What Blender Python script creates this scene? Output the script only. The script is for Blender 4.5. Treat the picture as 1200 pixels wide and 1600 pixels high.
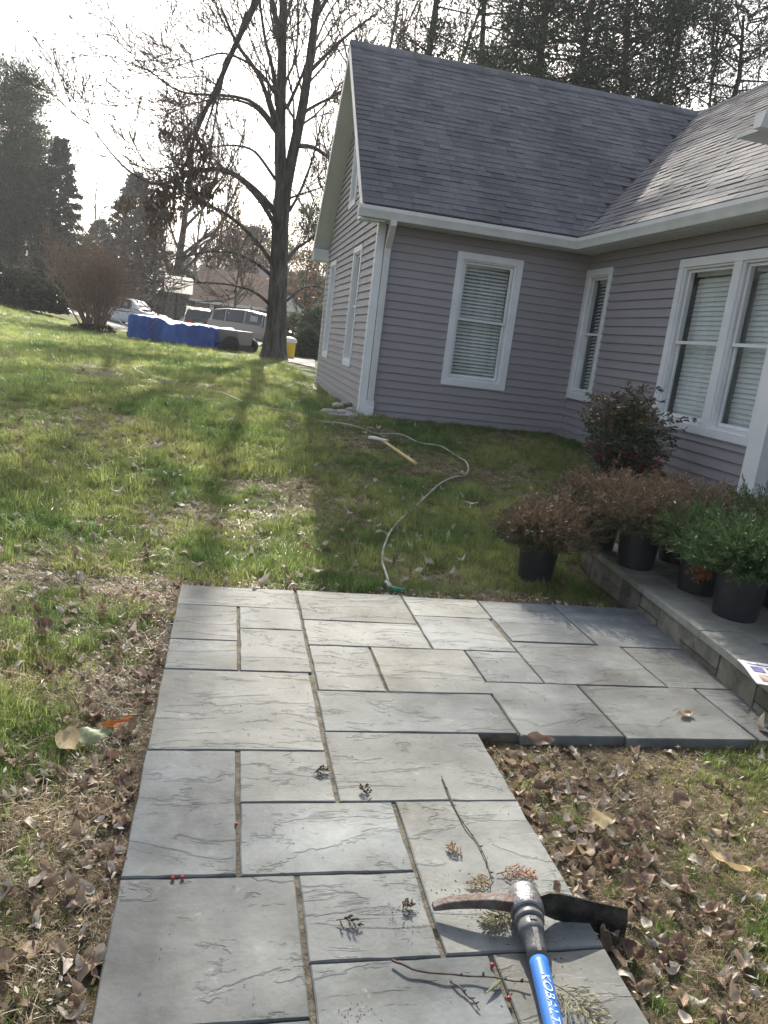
import bpy, math, random
import numpy as np
from mathutils import Vector, Matrix
random.seed(7); RNG = np.random.default_rng(7)
for o in list(bpy.data.objects): bpy.data.objects.remove(o)
SC = bpy.context.scene; COL = SC.collection
# ---------------------------------------------------------------- camera
H = 1.44; F = 1184.8
PITCH, ROLL, YAW = (math.radians(a) for a in (12.704, 7.034, 12.43))
f_ = np.array([math.sin(YAW)*math.cos(PITCH), math.cos(YAW)*math.cos(PITCH), -math.sin(PITCH)])
r0 = np.array([math.cos(YAW), -math.sin(YAW), 0.]); u0 = np.cross(r0, f_)
r_ = math.cos(ROLL)*r0+math.sin(ROLL)*u0; u_ = -math.sin(ROLL)*r0+math.cos(ROLL)*u0
cam = bpy.data.cameras.new('camera'); co = bpy.data.objects.new('camera', cam); COL.objects.link(co)
co.matrix_world = Matrix(((r_[0], u_[0], -f_[0], 0), (r_[1], u_[1], -f_[1], 0), (r_[2], u_[2], -f_[2], H), (0, 0, 0, 1)))
cam.sensor_fit = 'VERTICAL'; cam.sensor_height = 24; cam.lens = F/1600*24
cam.clip_start = .05; cam.clip_end = 2000
SC.camera = co
SC.render.resolution_x = 768; SC.render.resolution_y = 1024
# ---------------------------------------------------------------- world and sun
SUN_EL, SUN_AZ = math.radians(33.6), math.radians(5.3)      # azimuth from +Y towards +X
W = bpy.data.worlds.new('World'); SC.world = W; W.use_nodes = True
nt = W.node_tree; nt.nodes.clear()
def wn(t, **k):
    n = nt.nodes.new(t)
    for a, b in k.items(): setattr(n, a, b)
    return n
sky = wn('ShaderNodeTexSky', sky_type='NISHITA'); sky.sun_disc = False
sky.sun_elevation = SUN_EL; sky.sun_rotation = SUN_AZ; sky.dust_density = 4.0; sky.air_density = 1.0; sky.altitude = 100
bg = wn('ShaderNodeBackground'); bg.inputs['Strength'].default_value = .15
tc = wn('ShaderNodeTexCoord'); mp = wn('ShaderNodeMapping'); mp.inputs['Scale'].default_value = (1.0, 1.0, 5.0)
nz = wn('ShaderNodeTexNoise'); nz.inputs['Scale'].default_value = 2.6; nz.inputs['Detail'].default_value = 7; nz.inputs['Roughness'].default_value = .55
rp = wn('ShaderNodeValToRGB'); rp.color_ramp.elements[0].position = .40; rp.color_ramp.elements[1].position = .55
rp.color_ramp.elements[0].color = (.40, .41, .43, 1); rp.color_ramp.elements[1].color = (1, 1, 1, 1)
# high thin overcast: whitens the blue sky, thicker grey streaks take some light away
hs = wn('ShaderNodeHueSaturation'); hs.inputs['Saturation'].default_value = .6
ml = wn('ShaderNodeMix', data_type='RGBA', blend_type='MULTIPLY'); ml.inputs[0].default_value = 1
L = nt.links.new
L(tc.outputs['Generated'], mp.inputs[0]); L(mp.outputs[0], nz.inputs['Vector']); L(nz.outputs[0], rp.inputs[0])
L(sky.outputs[0], hs.inputs['Color']); L(hs.outputs[0], ml.inputs[6]); L(rp.outputs[0], ml.inputs[7])
L(ml.outputs[2], bg.inputs['Color'])
L(bg.outputs[0], wn('ShaderNodeOutputWorld').inputs[0])
sl = bpy.data.lights.new('sun', 'SUN'); sl.energy = 4.8; sl.angle = math.radians(.53); sl.color = (1, .92, .78)
so = bpy.data.objects.new('sun', sl); COL.objects.link(so)
SD = Vector((math.sin(SUN_AZ)*math.cos(SUN_EL), math.cos(SUN_AZ)*math.cos(SUN_EL), math.sin(SUN_EL)))
so.rotation_euler = SD.to_track_quat('Z', 'Y').to_euler(); so.location = (0, 0, 30)
SC.view_settings.view_transform = 'Standard'; SC.view_settings.look = 'None'
SC.view_settings.exposure = 1.1; SC.view_settings.gamma = 1
# ---------------------------------------------------------------- helpers
def ray(x, y): return (x-600)*r_-(y-800)*u_+F*f_
def at(x, y, Y):                       # point of the photograph at depth Y
    d = ray(x, y); t = Y/d[1]; return np.array([d[0]*t, Y, H+d[2]*t])
def sm(t):
    t = np.clip(t, 0, 1); return t*t*(3-2*t)
_G = RNG.random((64, 64))
def vnoise(x, y, s=1., seed=0):
    x = np.asarray(x, float)*s+seed*17.3+1000; y = np.asarray(y, float)*s+seed*9.1+1000
    i = np.floor(x).astype(int); j = np.floor(y).astype(int); a = x-i; b = y-j
    a = a*a*(3-2*a); b = b*b*(3-2*b)
    g = lambda p, q: _G[p % 64, q % 64]
    return (g(i, j)*(1-a)+g(i+1, j)*a)*(1-b)+(g(i, j+1)*(1-a)+g(i+1, j+1)*a)*b
def gz(x, y):
    x = np.asarray(x, float); y = np.asarray(y, float)
    z = -.035+.455*sm((y-4.3)/5.2)-.12*sm((y-14)/14)
    z = z+np.minimum(.12*np.maximum(0, -x-6)*sm((y-18)/17), 1.3)
    z = np.maximum(z, -.035+.42*sm((x-3.1)/1.2)*sm((y-5.2)/1.0))
    z = z-.010*sm((x-1.0)/.15)*sm((2.55-y)/.1)
    z = z+.02*(vnoise(x, y, 1.3, 3)-.5)*sm((np.hypot(x, y-2)-2.2)/2)
    return z
def ghit(px, py):
    d = ray(px, py); z = 0.
    for _ in range(50):
        t = (z-H)/d[2]; z = .5*z+.5*float(gz(d[0]*t, d[1]*t))
    return d[0]*t, d[1]*t, z
ORG = {}
def tag(o, label=None, cat=None, group=None, kind=None):
    if label: o['label'] = label
    if cat: o['category'] = cat
    if group: o['group'] = group
    if kind: o['kind'] = kind
    return o
def empty(name, loc, label, cat, group=None, rz=0, local=False):
    o = bpy.data.objects.new(name, None); COL.objects.link(o); o.empty_display_size = .1
    o.location = loc; o.rotation_euler = (0, 0, rz)
    ORG[o.name] = np.zeros(3) if local else np.array(loc, float)
    return tag(o, label, cat, group)
class MB:
    def __init__(s): s.v = []; s.f = []; s.n = 0; s.m = []; s.mi = 0
    def add(s, v, f):
        v = np.asarray(v, float).reshape(-1, 3); s.v.append(v)
        s.f += [tuple(i+s.n for i in q) for q in f]; s.m += [s.mi]*len(f); s.n += len(v); return s
    def bulk(s, v, k):                 # v (N*k,3): N faces of k own vertices
        n = len(v)//k; s.v.append(v); idx = (np.arange(n*k).reshape(n, k)+s.n).tolist()
        s.f += idx; s.m += [s.mi]*n; s.n += len(v); return s
    def box(s, a, b, P=None):
        x0, y0, z0 = a; x1, y1, z1 = b
        v = [(x0, y0, z0), (x1, y0, z0), (x1, y1, z0), (x0, y1, z0), (x0, y0, z1), (x1, y0, z1), (x1, y1, z1), (x0, y1, z1)]
        if P: v = [P(*q) for q in v]
        return s.add(v, [(0, 3, 2, 1), (4, 5, 6, 7), (0, 1, 5, 4), (1, 2, 6, 5), (2, 3, 7, 6), (3, 0, 4, 7)])
    def tube(s, pts, rad, n=6, cap=True):
        pts = np.asarray(pts, float); N = len(pts); rad = np.broadcast_to(rad, N)
        T = np.gradient(pts, axis=0); T /= np.linalg.norm(T, axis=1)[:, None]+1e-9
        ref = np.array([0, 0, 1.]) if abs(T[0][2]) < .8 else np.array([1., 0, 0])
        A = np.cross(T, ref); A /= np.linalg.norm(A, axis=1)[:, None]+1e-9
        for i in range(1, N):
            a = A[i-1]-T[i]*np.dot(A[i-1], T[i]); A[i] = a/(np.linalg.norm(a)+1e-9)
        B = np.cross(T, A); an = np.linspace(0, 2*math.pi, n, endpoint=False)
        V = pts[:, None]+rad[:, None, None]*(np.cos(an)[None, :, None]*A[:, None]+np.sin(an)[None, :, None]*B[:, None])
        fs = [(i*n+j, i*n+(j+1) % n, (i+1)*n+(j+1) % n, (i+1)*n+j) for i in range(N-1) for j in range(n)]
        if cap: fs += [tuple(range(n-1, -1, -1)), tuple((N-1)*n+j for j in range(n))]
        return s.add(V.reshape(-1, 3), fs)
    def lathe(s, prof, c, n=20, axis=None):
        an = np.linspace(0, 2*math.pi, n, endpoint=False); V = []
        for r, z in prof: V += [(c[0]+r*math.cos(a), c[1]+r*math.sin(a), c[2]+z) for a in an]
        fs = [(i*n+j, i*n+(j+1) % n, (i+1)*n+(j+1) % n, (i+1)*n+j) for i in range(len(prof)-1) for j in range(n)]
        fs += [tuple(range(n-1, -1, -1)), tuple((len(prof)-1)*n+j for j in range(n))]
        return s.add(V, fs)
    def prism(s, poly, d):             # planar polygon (3D points) extruded by vector d
        p = np.asarray(poly, float); d = np.asarray(d, float); n = len(p)
        return s.add(np.vstack([p, p+d]), [tuple(range(n-1, -1, -1)), tuple(range(n, 2*n))]+[(i, (i+1) % n, n+(i+1) % n, n+i) for i in range(n)])
    def data(s, name, mats, org=(0, 0, 0), smooth=False):
        v = np.vstack(s.v)-np.asarray(org); me = bpy.data.meshes.new(name)
        me.from_pydata(v.tolist(), [], s.f)
        if not isinstance(mats, (list, tuple)): mats = [mats]
        for m in mats: me.materials.append(m)
        if len(mats) > 1: me.polygons.foreach_set('material_index', s.m)
        if smooth: me.polygons.foreach_set('use_smooth', [True]*len(me.polygons))
        me.update(); return me
    def build(s, name, mats, parent=None, smooth=False, bevel=0, **k):
        org = np.zeros(3)
        if parent is not None: org = ORG[parent.name]
        o = bpy.data.objects.new(name, s.data(name, mats, org, smooth)); COL.objects.link(o)
        if parent is not None: o.parent = parent
        ORG[o.name] = org
        if bevel:
            b = o.modifiers.new('bevel', 'BEVEL'); b.width = bevel; b.segments = 2; b.limit_method = 'ANGLE'; b.angle_limit = .6
        return tag(o, **k)
def thing(o, loc):                    # make a single mesh rest at its own origin
    d = Vector(loc); o.data.transform(Matrix.Translation(-d)); o.location = d; ORG[o.name] = np.array(loc, float); return o
def inst(name, me, parent, M, **k):   # M: world matrix of the piece
    o = bpy.data.objects.new(name, me); COL.objects.link(o)
    if parent is not None:
        o.parent = parent; M = Matrix.Translation(-Vector(ORG[parent.name])) @ M
    o.matrix_basis = M; return tag(o, **k)
def copy_tree(o, parent=None):
    c = o.copy(); COL.objects.link(c); c.parent = parent; ORG[c.name] = np.zeros(3)
    for ch in o.children: copy_tree(ch, c)
    return c
# ---------------------------------------------------------------- materials
def mat(name, c, rough=.8, c2=None, scale=5, detail=4, bump=0, bscale=40, metal=0, spec=.3, rnd=0, trans=0, stretch=None, lo=.35, hi=.65, island=0, coord='Object', extra=None, bdist=.01):
    m = bpy.data.materials.new(name); m.use_nodes = True; t = m.node_tree; N = t.nodes; K = t.links.new
    b = N['Principled BSDF']; b.inputs['Roughness'].default_value = rough; b.inputs['Metallic'].default_value = metal
    b.inputs['Specular IOR Level'].default_value = spec
    def new(ty, **kw):
        n = N.new(ty)
        for a, v in kw.items(): setattr(n, a, v)
        return n
    tcn = new('ShaderNodeTexCoord'); vec = tcn.outputs[coord]
    if stretch:
        mpn = new('ShaderNodeMapping'); mpn.inputs['Scale'].default_value = stretch; K(vec, mpn.inputs[0]); vec = mpn.outputs[0]
    cur = None
    def noise(sc, de, ro=.6):
        n = new('ShaderNodeTexNoise'); n.inputs['Scale'].default_value = sc; n.inputs['Detail'].default_value = de; n.inputs['Roughness'].default_value = ro
        K(vec, n.inputs['Vector']); return n
    if c2 is not None:
        n = noise(scale, detail); r = new('ShaderNodeValToRGB'); e = r.color_ramp.elements
        e[0].position = lo; e[1].position = hi; e[0].color = (*c, 1); e[1].color = (*c2, 1)
        K(n.outputs[0], r.inputs[0]); cur = r.outputs[0]
    if rnd or island:
        oi = new('ShaderNodeObjectInfo'); rv = oi.outputs['Random']
        if island:
            g = new('ShaderNodeNewGeometry'); ad = new('ShaderNodeMath', operation='ADD'); fr = new('ShaderNodeMath', operation='FRACT')
            K(rv, ad.inputs[0]); K(g.outputs['Random Per Island'], ad.inputs[1]); K(ad.outputs[0], fr.inputs[0]); rv = fr.outputs[0]
        a = max(rnd, island)
        mr = new('ShaderNodeMapRange'); mr.inputs['To Min'].default_value = 1-a; mr.inputs['To Max'].default_value = 1+a; K(rv, mr.inputs[0])
        h = new('ShaderNodeHueSaturation')
        if cur is None: h.inputs['Color'].default_value = (*c, 1)
        else: K(cur, h.inputs['Color'])
        K(mr.outputs[0], h.inputs['Value']); cur = h.outputs[0]
    if cur is None: b.inputs['Base Color'].default_value = (*c, 1)
    else: K(cur, b.inputs['Base Color'])
    if bump:
        n = noise(bscale, 5); bp = new('ShaderNodeBump'); bp.inputs['Strength'].default_value = min(1, bump); bp.inputs['Distance'].default_value = bdist
        K(n.outputs[0], bp.inputs['Height']); K(bp.outputs[0], b.inputs['Normal'])
    if trans:
        tr = new('ShaderNodeBsdfTranslucent'); mx = new('ShaderNodeMixShader'); mx.inputs[0].default_value = trans
        if cur is None: tr.inputs[0].default_value = (*c, 1)
        else: K(cur, tr.inputs[0])
        K(b.outputs[0], mx.inputs[1]); K(tr.outputs[0], mx.inputs[2]); K(mx.outputs[0], N['Material Output'].inputs[0])
    if extra: extra(m, t, new, K, b, vec, cur)
    return m
def stone_extra(dark, light, amt):
    # bluestone: split ledges, pale scuffs, dark blotches
    def ex(m, t, new, K, b, vec, cur):
        oi = new('ShaderNodeObjectInfo'); cmb = new('ShaderNodeVectorMath', operation='SCALE'); cmb.inputs[0].default_value = (37, 91, 13); K(oi.outputs['Random'], cmb.inputs['Scale'])
        ad = new('ShaderNodeVectorMath', operation='ADD'); K(vec, ad.inputs[0]); K(cmb.outputs[0], ad.inputs[1])
        rot = new('ShaderNodeMapping'); rot.inputs['Rotation'].default_value = (0, 0, .35); rot.inputs['Scale'].default_value = (1.0, 3.6, 1); K(ad.outputs[0], rot.inputs[0])
        n1 = new('ShaderNodeTexNoise'); n1.inputs['Scale'].default_value = 1.5; n1.inputs['Detail'].default_value = 9; n1.inputs['Roughness'].default_value = .62; n1.inputs['Distortion'].default_value = .5; K(rot.outputs[0], n1.inputs['Vector'])
        # terraces: quantise the height so that the split faces have thin ledges
        mu = new('ShaderNodeMath', operation='MULTIPLY'); mu.inputs[1].default_value = 6; K(n1.outputs[0], mu.inputs[0])
        fl = new('ShaderNodeMath', operation='FLOOR'); K(mu.outputs[0], fl.inputs[0]); fr = new('ShaderNodeMath', operation='FRACT'); K(mu.outputs[0], fr.inputs[0])
        sp = new('ShaderNodeMapRange', interpolation_type='SMOOTHSTEP'); sp.inputs['From Min'].default_value = .0; sp.inputs['From Max'].default_value = .16; K(fr.outputs[0], sp.inputs[0])
        hh = new('ShaderNodeMath', operation='ADD'); K(fl.outputs[0], hh.inputs[0]); K(sp.outputs[0], hh.inputs[1])
        n2 = new('ShaderNodeTexNoise'); n2.inputs['Scale'].default_value = 70; n2.inputs['Detail'].default_value = 5; K(ad.outputs[0], n2.inputs['Vector'])
        h2 = new('ShaderNodeMath', operation='MULTIPLY_ADD'); h2.inputs[1].default_value = .55; K(n2.outputs[0], h2.inputs[0]); K(hh.outputs[0], h2.inputs[2])
        bp = new('ShaderNodeBump'); bp.inputs['Strength'].default_value = .8; bp.inputs['Distance'].default_value = .0032; K(h2.outputs[0], bp.inputs['Height']); K(bp.outputs[0], b.inputs['Normal'])
        # blotches
        n3 = new('ShaderNodeTexNoise'); n3.inputs['Scale'].default_value = 3.2; n3.inputs['Detail'].default_value = 8; n3.inputs['Roughness'].default_value = .65; K(ad.outputs[0], n3.inputs['Vector'])
        r3 = new('ShaderNodeValToRGB'); e = r3.color_ramp.elements; e[0].position = .30; e[1].position = .62; e[0].color = (*dark, 1); e[1].color = (*light, 1); K(n3.outputs[0], r3.inputs[0])
        n4 = new('ShaderNodeTexNoise'); n4.inputs['Scale'].default_value = 9; n4.inputs['Detail'].default_value = 10; n4.inputs['Roughness'].default_value = .75; K(ad.outputs[0], n4.inputs['Vector'])
        r4 = new('ShaderNodeValToRGB'); e = r4.color_ramp.elements; e[0].position = .63; e[1].position = .72; e[0].color = (0, 0, 0, 1); e[1].color = (1, 1, 1, 1); K(n4.outputs[0], r4.inputs[0])
        mx = new('ShaderNodeMix', data_type='RGBA'); sc = new('ShaderNodeMath', operation='MULTIPLY'); sc.inputs[1].default_value = .45; K(r4.outputs[0], sc.inputs[0]); K(sc.outputs[0], mx.inputs[0]); gm = new('ShaderNodeMapRange'); gm.inputs['From Min'].default_value = .35; gm.inputs['From Max'].default_value = .65; gm.inputs['To Min'].default_value = .80; gm.inputs['To Max'].default_value = 1.12; K(n1.outputs[0], gm.inputs[0]); gh = new('ShaderNodeHueSaturation'); K(r3.outputs[0], gh.inputs['Color']); K(gm.outputs[0], gh.inputs['Value']); K(gh.outputs[0], mx.inputs[6]); mx.inputs[7].default_value = (.52, .51, .48, 1)
        # dark cracks along some ledges
        r5 = new('ShaderNodeValToRGB'); e = r5.color_ramp.elements; e[0].position = .0; e[1].position = .045; e[0].color = (.84, .83, .82, 1); e[1].color = (1, 1, 1, 1); K(fr.outputs[0], r5.inputs[0])
        m5 = new('ShaderNodeMix', data_type='RGBA', blend_type='MULTIPLY'); n6 = new('ShaderNodeTexNoise'); n6.inputs['Scale'].default_value = 3.5; n6.inputs['Detail'].default_value = 3; K(rot.outputs[0], n6.inputs['Vector']); r6 = new('ShaderNodeMapRange'); r6.inputs['From Min'].default_value = .48; r6.inputs['From Max'].default_value = .62; K(n6.outputs[0], r6.inputs[0]); K(r6.outputs[0], m5.inputs[0]); K(mx.outputs[2], m5.inputs[6]); K(r5.outputs[0], m5.inputs[7])
        mr = new('ShaderNodeMapRange'); mr.inputs['To Min'].default_value = 1-amt; mr.inputs['To Max'].default_value = 1+amt; K(oi.outputs['Random'], mr.inputs[0])
        hv = new('ShaderNodeHueSaturation'); K(m5.outputs[2], hv.inputs['Color']); K(mr.outputs[0], hv.inputs['Value'])
        wt = new('ShaderNodeMath', operation='MULTIPLY'); wt.inputs[1].default_value = 7.31; K(oi.outputs['Random'], wt.inputs[0]); wf = new('ShaderNodeMath', operation='FRACT'); K(wt.outputs[0], wf.inputs[0])
        tr_ = new('ShaderNodeValToRGB'); e = tr_.color_ramp.elements; e[0].color = (.95, .985, 1.02, 1); e[1].color = (1.03, 1.0, .95, 1); K(wf.outputs[0], tr_.inputs[0])
        tm_ = new('ShaderNodeMix', data_type='RGBA', blend_type='MULTIPLY'); tm_.inputs[0].default_value = 1; K(hv.outputs[0], tm_.inputs[6]); K(tr_.outputs[0], tm_.inputs[7])
        n7 = new('ShaderNodeTexNoise'); n7.inputs['Scale'].default_value = 1.7; n7.inputs['Detail'].default_value = 9; n7.inputs['Roughness'].default_value = .7; K(ad.outputs[0], n7.inputs['Vector'])
        r7 = new('ShaderNodeValToRGB'); e = r7.color_ramp.elements; e[0].position = .36; e[1].position = .50; e[0].color = (.62, .58, .50, 1); e[1].color = (1, 1, 1, 1); K(n7.outputs[0], r7.inputs[0])
        t7 = new('ShaderNodeMix', data_type='RGBA', blend_type='MULTIPLY'); t7.inputs[0].default_value = .75; K(tm_.outputs[2], t7.inputs[6]); K(r7.outputs[0], t7.inputs[7]); K(t7.outputs[2], b.inputs['Base Color'])
        rr = new('ShaderNodeMapRange'); rr.inputs['To Min'].default_value = .62; rr.inputs['To Max'].default_value = .85; K(n3.outputs[0], rr.inputs[0]); K(rr.outputs[0], b.inputs['Roughness'])
    return ex
M = {}
M['slab'] = mat('bluestone', (.3, .3, .3), .6, spec=.22, extra=stone_extra((.086, .095, .102), (.204, .218, .220), .15))
M['tread'] = mat('tread_stone', (.3, .3, .3), .6, spec=.4, extra=stone_extra((.17, .175, .15), (.30, .30, .27), .10))
M['mortar'] = mat('mortar', (.06, .052, .04), .95, (.15, .135, .105), 22, 6, bump=.8, bscale=90)
M['soil'] = mat('soil', (.035, .026, .017), .95, (.13, .10, .065), 6, 8, bump=1, bscale=45)
M['siding'] = mat('vinyl_siding', (.29, .268, .283), .5, (.33, .305, .32), 1.4, 5, bump=.15, bscale=60, spec=.35, rnd=.03)
M['sheath'] = mat('wall_sheathing', (.2, .19, .2), .8)
M['trim'] = mat('white_trim', (.72, .73, .74), .4, (.80, .81, .82), 3, 4, spec=.4)
M['soffit'] = mat('soffit_white', (.60, .62, .60), .55, (.68, .69, .67), 2, 3)
M['gutter'] = mat('gutter_paint', (.62, .63, .61), .35, (.74, .75, .73), 3, 6, spec=.5)
M['conc'] = mat('concrete', (.28, .27, .26), .9, (.38, .37, .35), 5, 6, bump=.5, bscale=60)
def roof_extra(m, t, new, K, b, vec, cur):
    mpn = new('ShaderNodeMapping'); mpn.inputs['Scale'].default_value = (1.6, .45, .45)
    g = new('ShaderNodeNewGeometry'); K(g.outputs['Position'], mpn.inputs[0])
    n = new('ShaderNodeTexNoise'); n.inputs['Scale'].default_value = 1.1; n.inputs['Detail'].default_value = 6; K(mpn.outputs[0], n.inputs['Vector'])
    r = new('ShaderNodeValToRGB'); e = r.color_ramp.elements; e[0].position = .38; e[1].position = .62; e[0].color = (.74, .74, .75, 1); e[1].color = (1.0, 1.0, 1.0, 1); K(n.outputs[0], r.inputs[0])
    mx = new('ShaderNodeMix', data_type='RGBA', blend_type='MULTIPLY'); mx.inputs[0].default_value = 1; K(cur, mx.inputs[6]); K(r.outputs[0], mx.inputs[7]); K(mx.outputs[2], b.inputs['Base Color'])
M['shingle'] = mat('asphalt_shingle', (.115, .12, .135), .85, (.18, .185, .198), 60, 3, bump=.6, bscale=220, island=.20, spec=.35, extra=roof_extra)
M['roofdeck'] = mat('roof_deck', (.05, .05, .055), .9)
def glass(name, tint=(.97, .985, .98), refl=.12):
    m = bpy.data.materials.new(name); m.use_nodes = True; t = m.node_tree; t.nodes.clear(); N = t.nodes.new; K = t.links.new
    tr = N('ShaderNodeBsdfTransparent'); tr.inputs[0].default_value = (*tint, 1); gl = N('ShaderNodeBsdfGlossy'); gl.inputs['Roughness'].default_value = .02
    lw = N('ShaderNodeLayerWeight'); lw.inputs[0].default_value = .5; pw = N('ShaderNodeMath'); pw.operation = 'POWER'; pw.inputs[1].default_value = 5; K(lw.outputs['Facing'], pw.inputs[0]); ad = N('ShaderNodeMath'); ad.operation = 'MULTIPLY_ADD'; ad.inputs[1].default_value = .85; ad.inputs[2].default_value = refl*.6; K(pw.outputs[0], ad.inputs[0])
    mx = N('ShaderNodeMixShader'); K(ad.outputs[0], mx.inputs[0]); K(tr.outputs[0], mx.inputs[1]); K(gl.outputs[0], mx.inputs[2]); o = N('ShaderNodeOutputMaterial'); K(mx.outputs[0], o.inputs[0]); return m
M['glass'] = glass('window_glass'); M['carglass'] = mat('car_glass', (.03, .035, .04), .08, spec=.8)
M['slat'] = mat('blind_slat', (.86, .88, .86), .5, trans=.1)
M['curtain'] = mat('curtain', (.62, .65, .60), .9, (.42, .45, .42), 3, 2, stretch=(7, 7, .4), trans=.2)
M['room'] = mat('room_dark', (.06, .06, .055), .9)
M['bark'] = mat('bark', (.035, .031, .028), .95, (.14, .125, .11), 9, 7, bump=1, bscale=9, stretch=(1, 1, .16), bdist=.12)
M['barkd'] = mat('far_bark', (.055, .048, .042), .95, (.11, .10, .09), 4, 5, bump=.6, bscale=12)
M['twig'] = mat('twig', (.10, .08, .068), .9, (.17, .14, .12), 9, 3)
M['bush'] = mat('bush_stem', (.15, .105, .08), .9, (.26, .19, .145), 6, 3, rnd=.1)
def leafm(n, a, b, tr=.3, rough=.55, isl=.3, spec=.3): return mat(n, a, rough, b, 2.2, 3, trans=tr, island=isl, spec=spec)
M['pine'] = leafm('pine_needles', (.030, .052, .028), (.055, .085, .045), .22)
M['spruce'] = leafm('spruce_needles', (.028, .045, .038), (.045, .066, .05), .15)
M['hedge'] = leafm('hedge_leaves', (.018, .032, .016), (.04, .06, .028), .15, .4)
M['shrub'] = leafm('shrub_leaves', (.035, .06, .03), (.10, .13, .07), .2, .3, .45, .6)
M['deadleaf'] = leafm('hanging_dead_leaves', (.05, .035, .022), (.10, .065, .04), .2)
M['rusttree'] = leafm('rust_leaves', (.16, .07, .04), (.26, .13, .08), .35)
M['greygreen'] = leafm('grey_green_foliage', (.09, .12, .07), (.15, .18, .11), .3)
M['jungreen'] = leafm('juniper_green', (.05, .095, .035), (.10, .155, .06), .25, .5, .35)
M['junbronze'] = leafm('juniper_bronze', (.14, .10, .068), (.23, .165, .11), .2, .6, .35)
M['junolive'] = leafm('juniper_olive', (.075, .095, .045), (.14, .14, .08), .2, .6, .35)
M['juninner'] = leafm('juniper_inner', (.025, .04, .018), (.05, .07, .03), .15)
M['rustspray'] = leafm('juniper_dead_spray', (.30, .12, .055), (.42, .20, .09), .3)
M['nanleaf'] = leafm('nandina_leaf', (.08, .08, .04), (.20, .14, .07), .3, .25, .4, .6)
M['nandark'] = leafm('nandina_green', (.03, .065, .035), (.07, .11, .06), .2, .22, .4, .7)
M['nanred'] = leafm('nandina_red', (.20, .015, .025), (.36, .04, .05), .3, .3, .3, .5)
M['pot'] = mat('black_plastic_pot', (.010, .012, .016), .42, (.032, .033, .034), 7, 7, spec=.5, lo=.4, hi=.75, bump=.1, bscale=30)
M['potsoil'] = mat('potting_mix', (.03, .02, .014), .95, bump=1, bscale=60)
M['cobble'] = mat('river_stone', (.25, .23, .21), .7, (.42, .40, .37), 12, 5, bump=.3, bscale=30, rnd=.25)
M['asphalt'] = mat('drive_asphalt', (.18, .18, .18), .85, (.30, .30, .295), 3, 7, bump=.5, bscale=60)
def grassmat(name, a, b, tr=.45):
    def ex(m, t, new, K, bb, vec, cur):
        oi = new('ShaderNodeObjectInfo'); n = new('ShaderNodeTexNoise'); n.inputs['Scale'].default_value = .9; n.inputs['Detail'].default_value = 4
        K(oi.outputs['Location'], n.inputs['Vector'])
        r = new('ShaderNodeValToRGB'); e = r.color_ramp.elements; e[0].position = .38; e[1].position = .62; e[0].color = (*a, 1); e[1].color = (*b, 1); K(n.outputs[0], r.inputs[0])
        mr = new('ShaderNodeMapRange'); mr.inputs['To Min'].default_value = .5; mr.inputs['To Max'].default_value = 1.55; K(oi.outputs['Random'], mr.inputs[0])
        h = new('ShaderNodeHueSaturation'); K(r.outputs[0], h.inputs['Color']); K(mr.outputs[0], h.inputs['Value'])
        K(h.outputs[0], bb.inputs['Base Color'])
        trn = new('ShaderNodeBsdfTranslucent'); mx = new('ShaderNodeMixShader'); mx.inputs[0].default_value = tr; K(h.outputs[0], trn.inputs[0])
        K(bb.outputs[0], mx.inputs[1]); K(trn.outputs[0], mx.inputs[2]); K(mx.outputs[0], t.nodes['Material Output'].inputs[0])
    return mat(name, a, .36, spec=.5, extra=ex)
M['grass'] = grassmat('grass_blades', (.14, .225, .06), (.34, .37, .13), .58)
M['straw'] = grassmat('straw_blades', (.30, .235, .145), (.48, .39, .25), .35)
M['moss'] = grassmat('ground_cover', (.06, .10, .035), (.10, .14, .06), .35)
M['leafA'] = mat('dry_leaf_tan', (.32, .235, .165), .6, (.50, .40, .30), 18, 5, rnd=.25, trans=.25, bump=.3, bscale=60)
M['leafB'] = mat('dry_leaf_brown', (.15, .095, .068), .6, (.30, .21, .155), 18, 5, rnd=.3, trans=.25, bump=.3, bscale=60)
M['leafC'] = mat('dry_leaf_pale', (.46, .41, .36), .6, (.62, .56, .49), 14, 5, rnd=.15, trans=.2, bump=.3, bscale=60)
M['leafO'] = mat('dry_leaf_orange', (.42, .13, .03), .55, (.55, .22, .06), 14, 5, trans=.35, bump=.3, bscale=60)
M['leafG'] = mat('green_leaf', (.20, .26, .14), .45, (.34, .38, .22), 10, 5, trans=.3)
M['leafT'] = mat('tan_leaf', (.50, .38, .20), .5, (.62, .50, .30), 10, 5, trans=.3)
# ================================================================ GROUND
def axis(a, lo, hi, n1, span, n2):     # graded spacing
    core = np.linspace(lo, hi, n1); g = np.geomspace(.35, span, n2)
    return np.concatenate([lo-g[::-1], core, hi+g]) if a else np.concatenate([[lo-40, lo-12, lo-4], core, hi+g])
gx = axis(1, -6, 6, 120, 185, 30); gy = axis(0, -2, 16, 170, 185, 38)
X, Y = np.meshgrid(gx, gy); Zg = gz(X, Y)
inpat = ((X > -.12) & (X < .97) & (Y < 4.03)) | ((X > -.12) & (X < 2.6) & (Y > 2.6) & (Y < 4.03)) | ((X > 2.66) & (Y < 4.95) & (X < 4.6))
Zg = np.where(inpat, -.07, Zg)
nx = len(gx); ny = len(gy)
g = MB(); g.add(np.dstack([X, Y, Zg]).reshape(-1, 3), [(j*nx+i, j*nx+i+1, (j+1)*nx+i+1, (j+1)*nx+i) for j in range(ny-1) for i in range(nx-1)])
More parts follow.
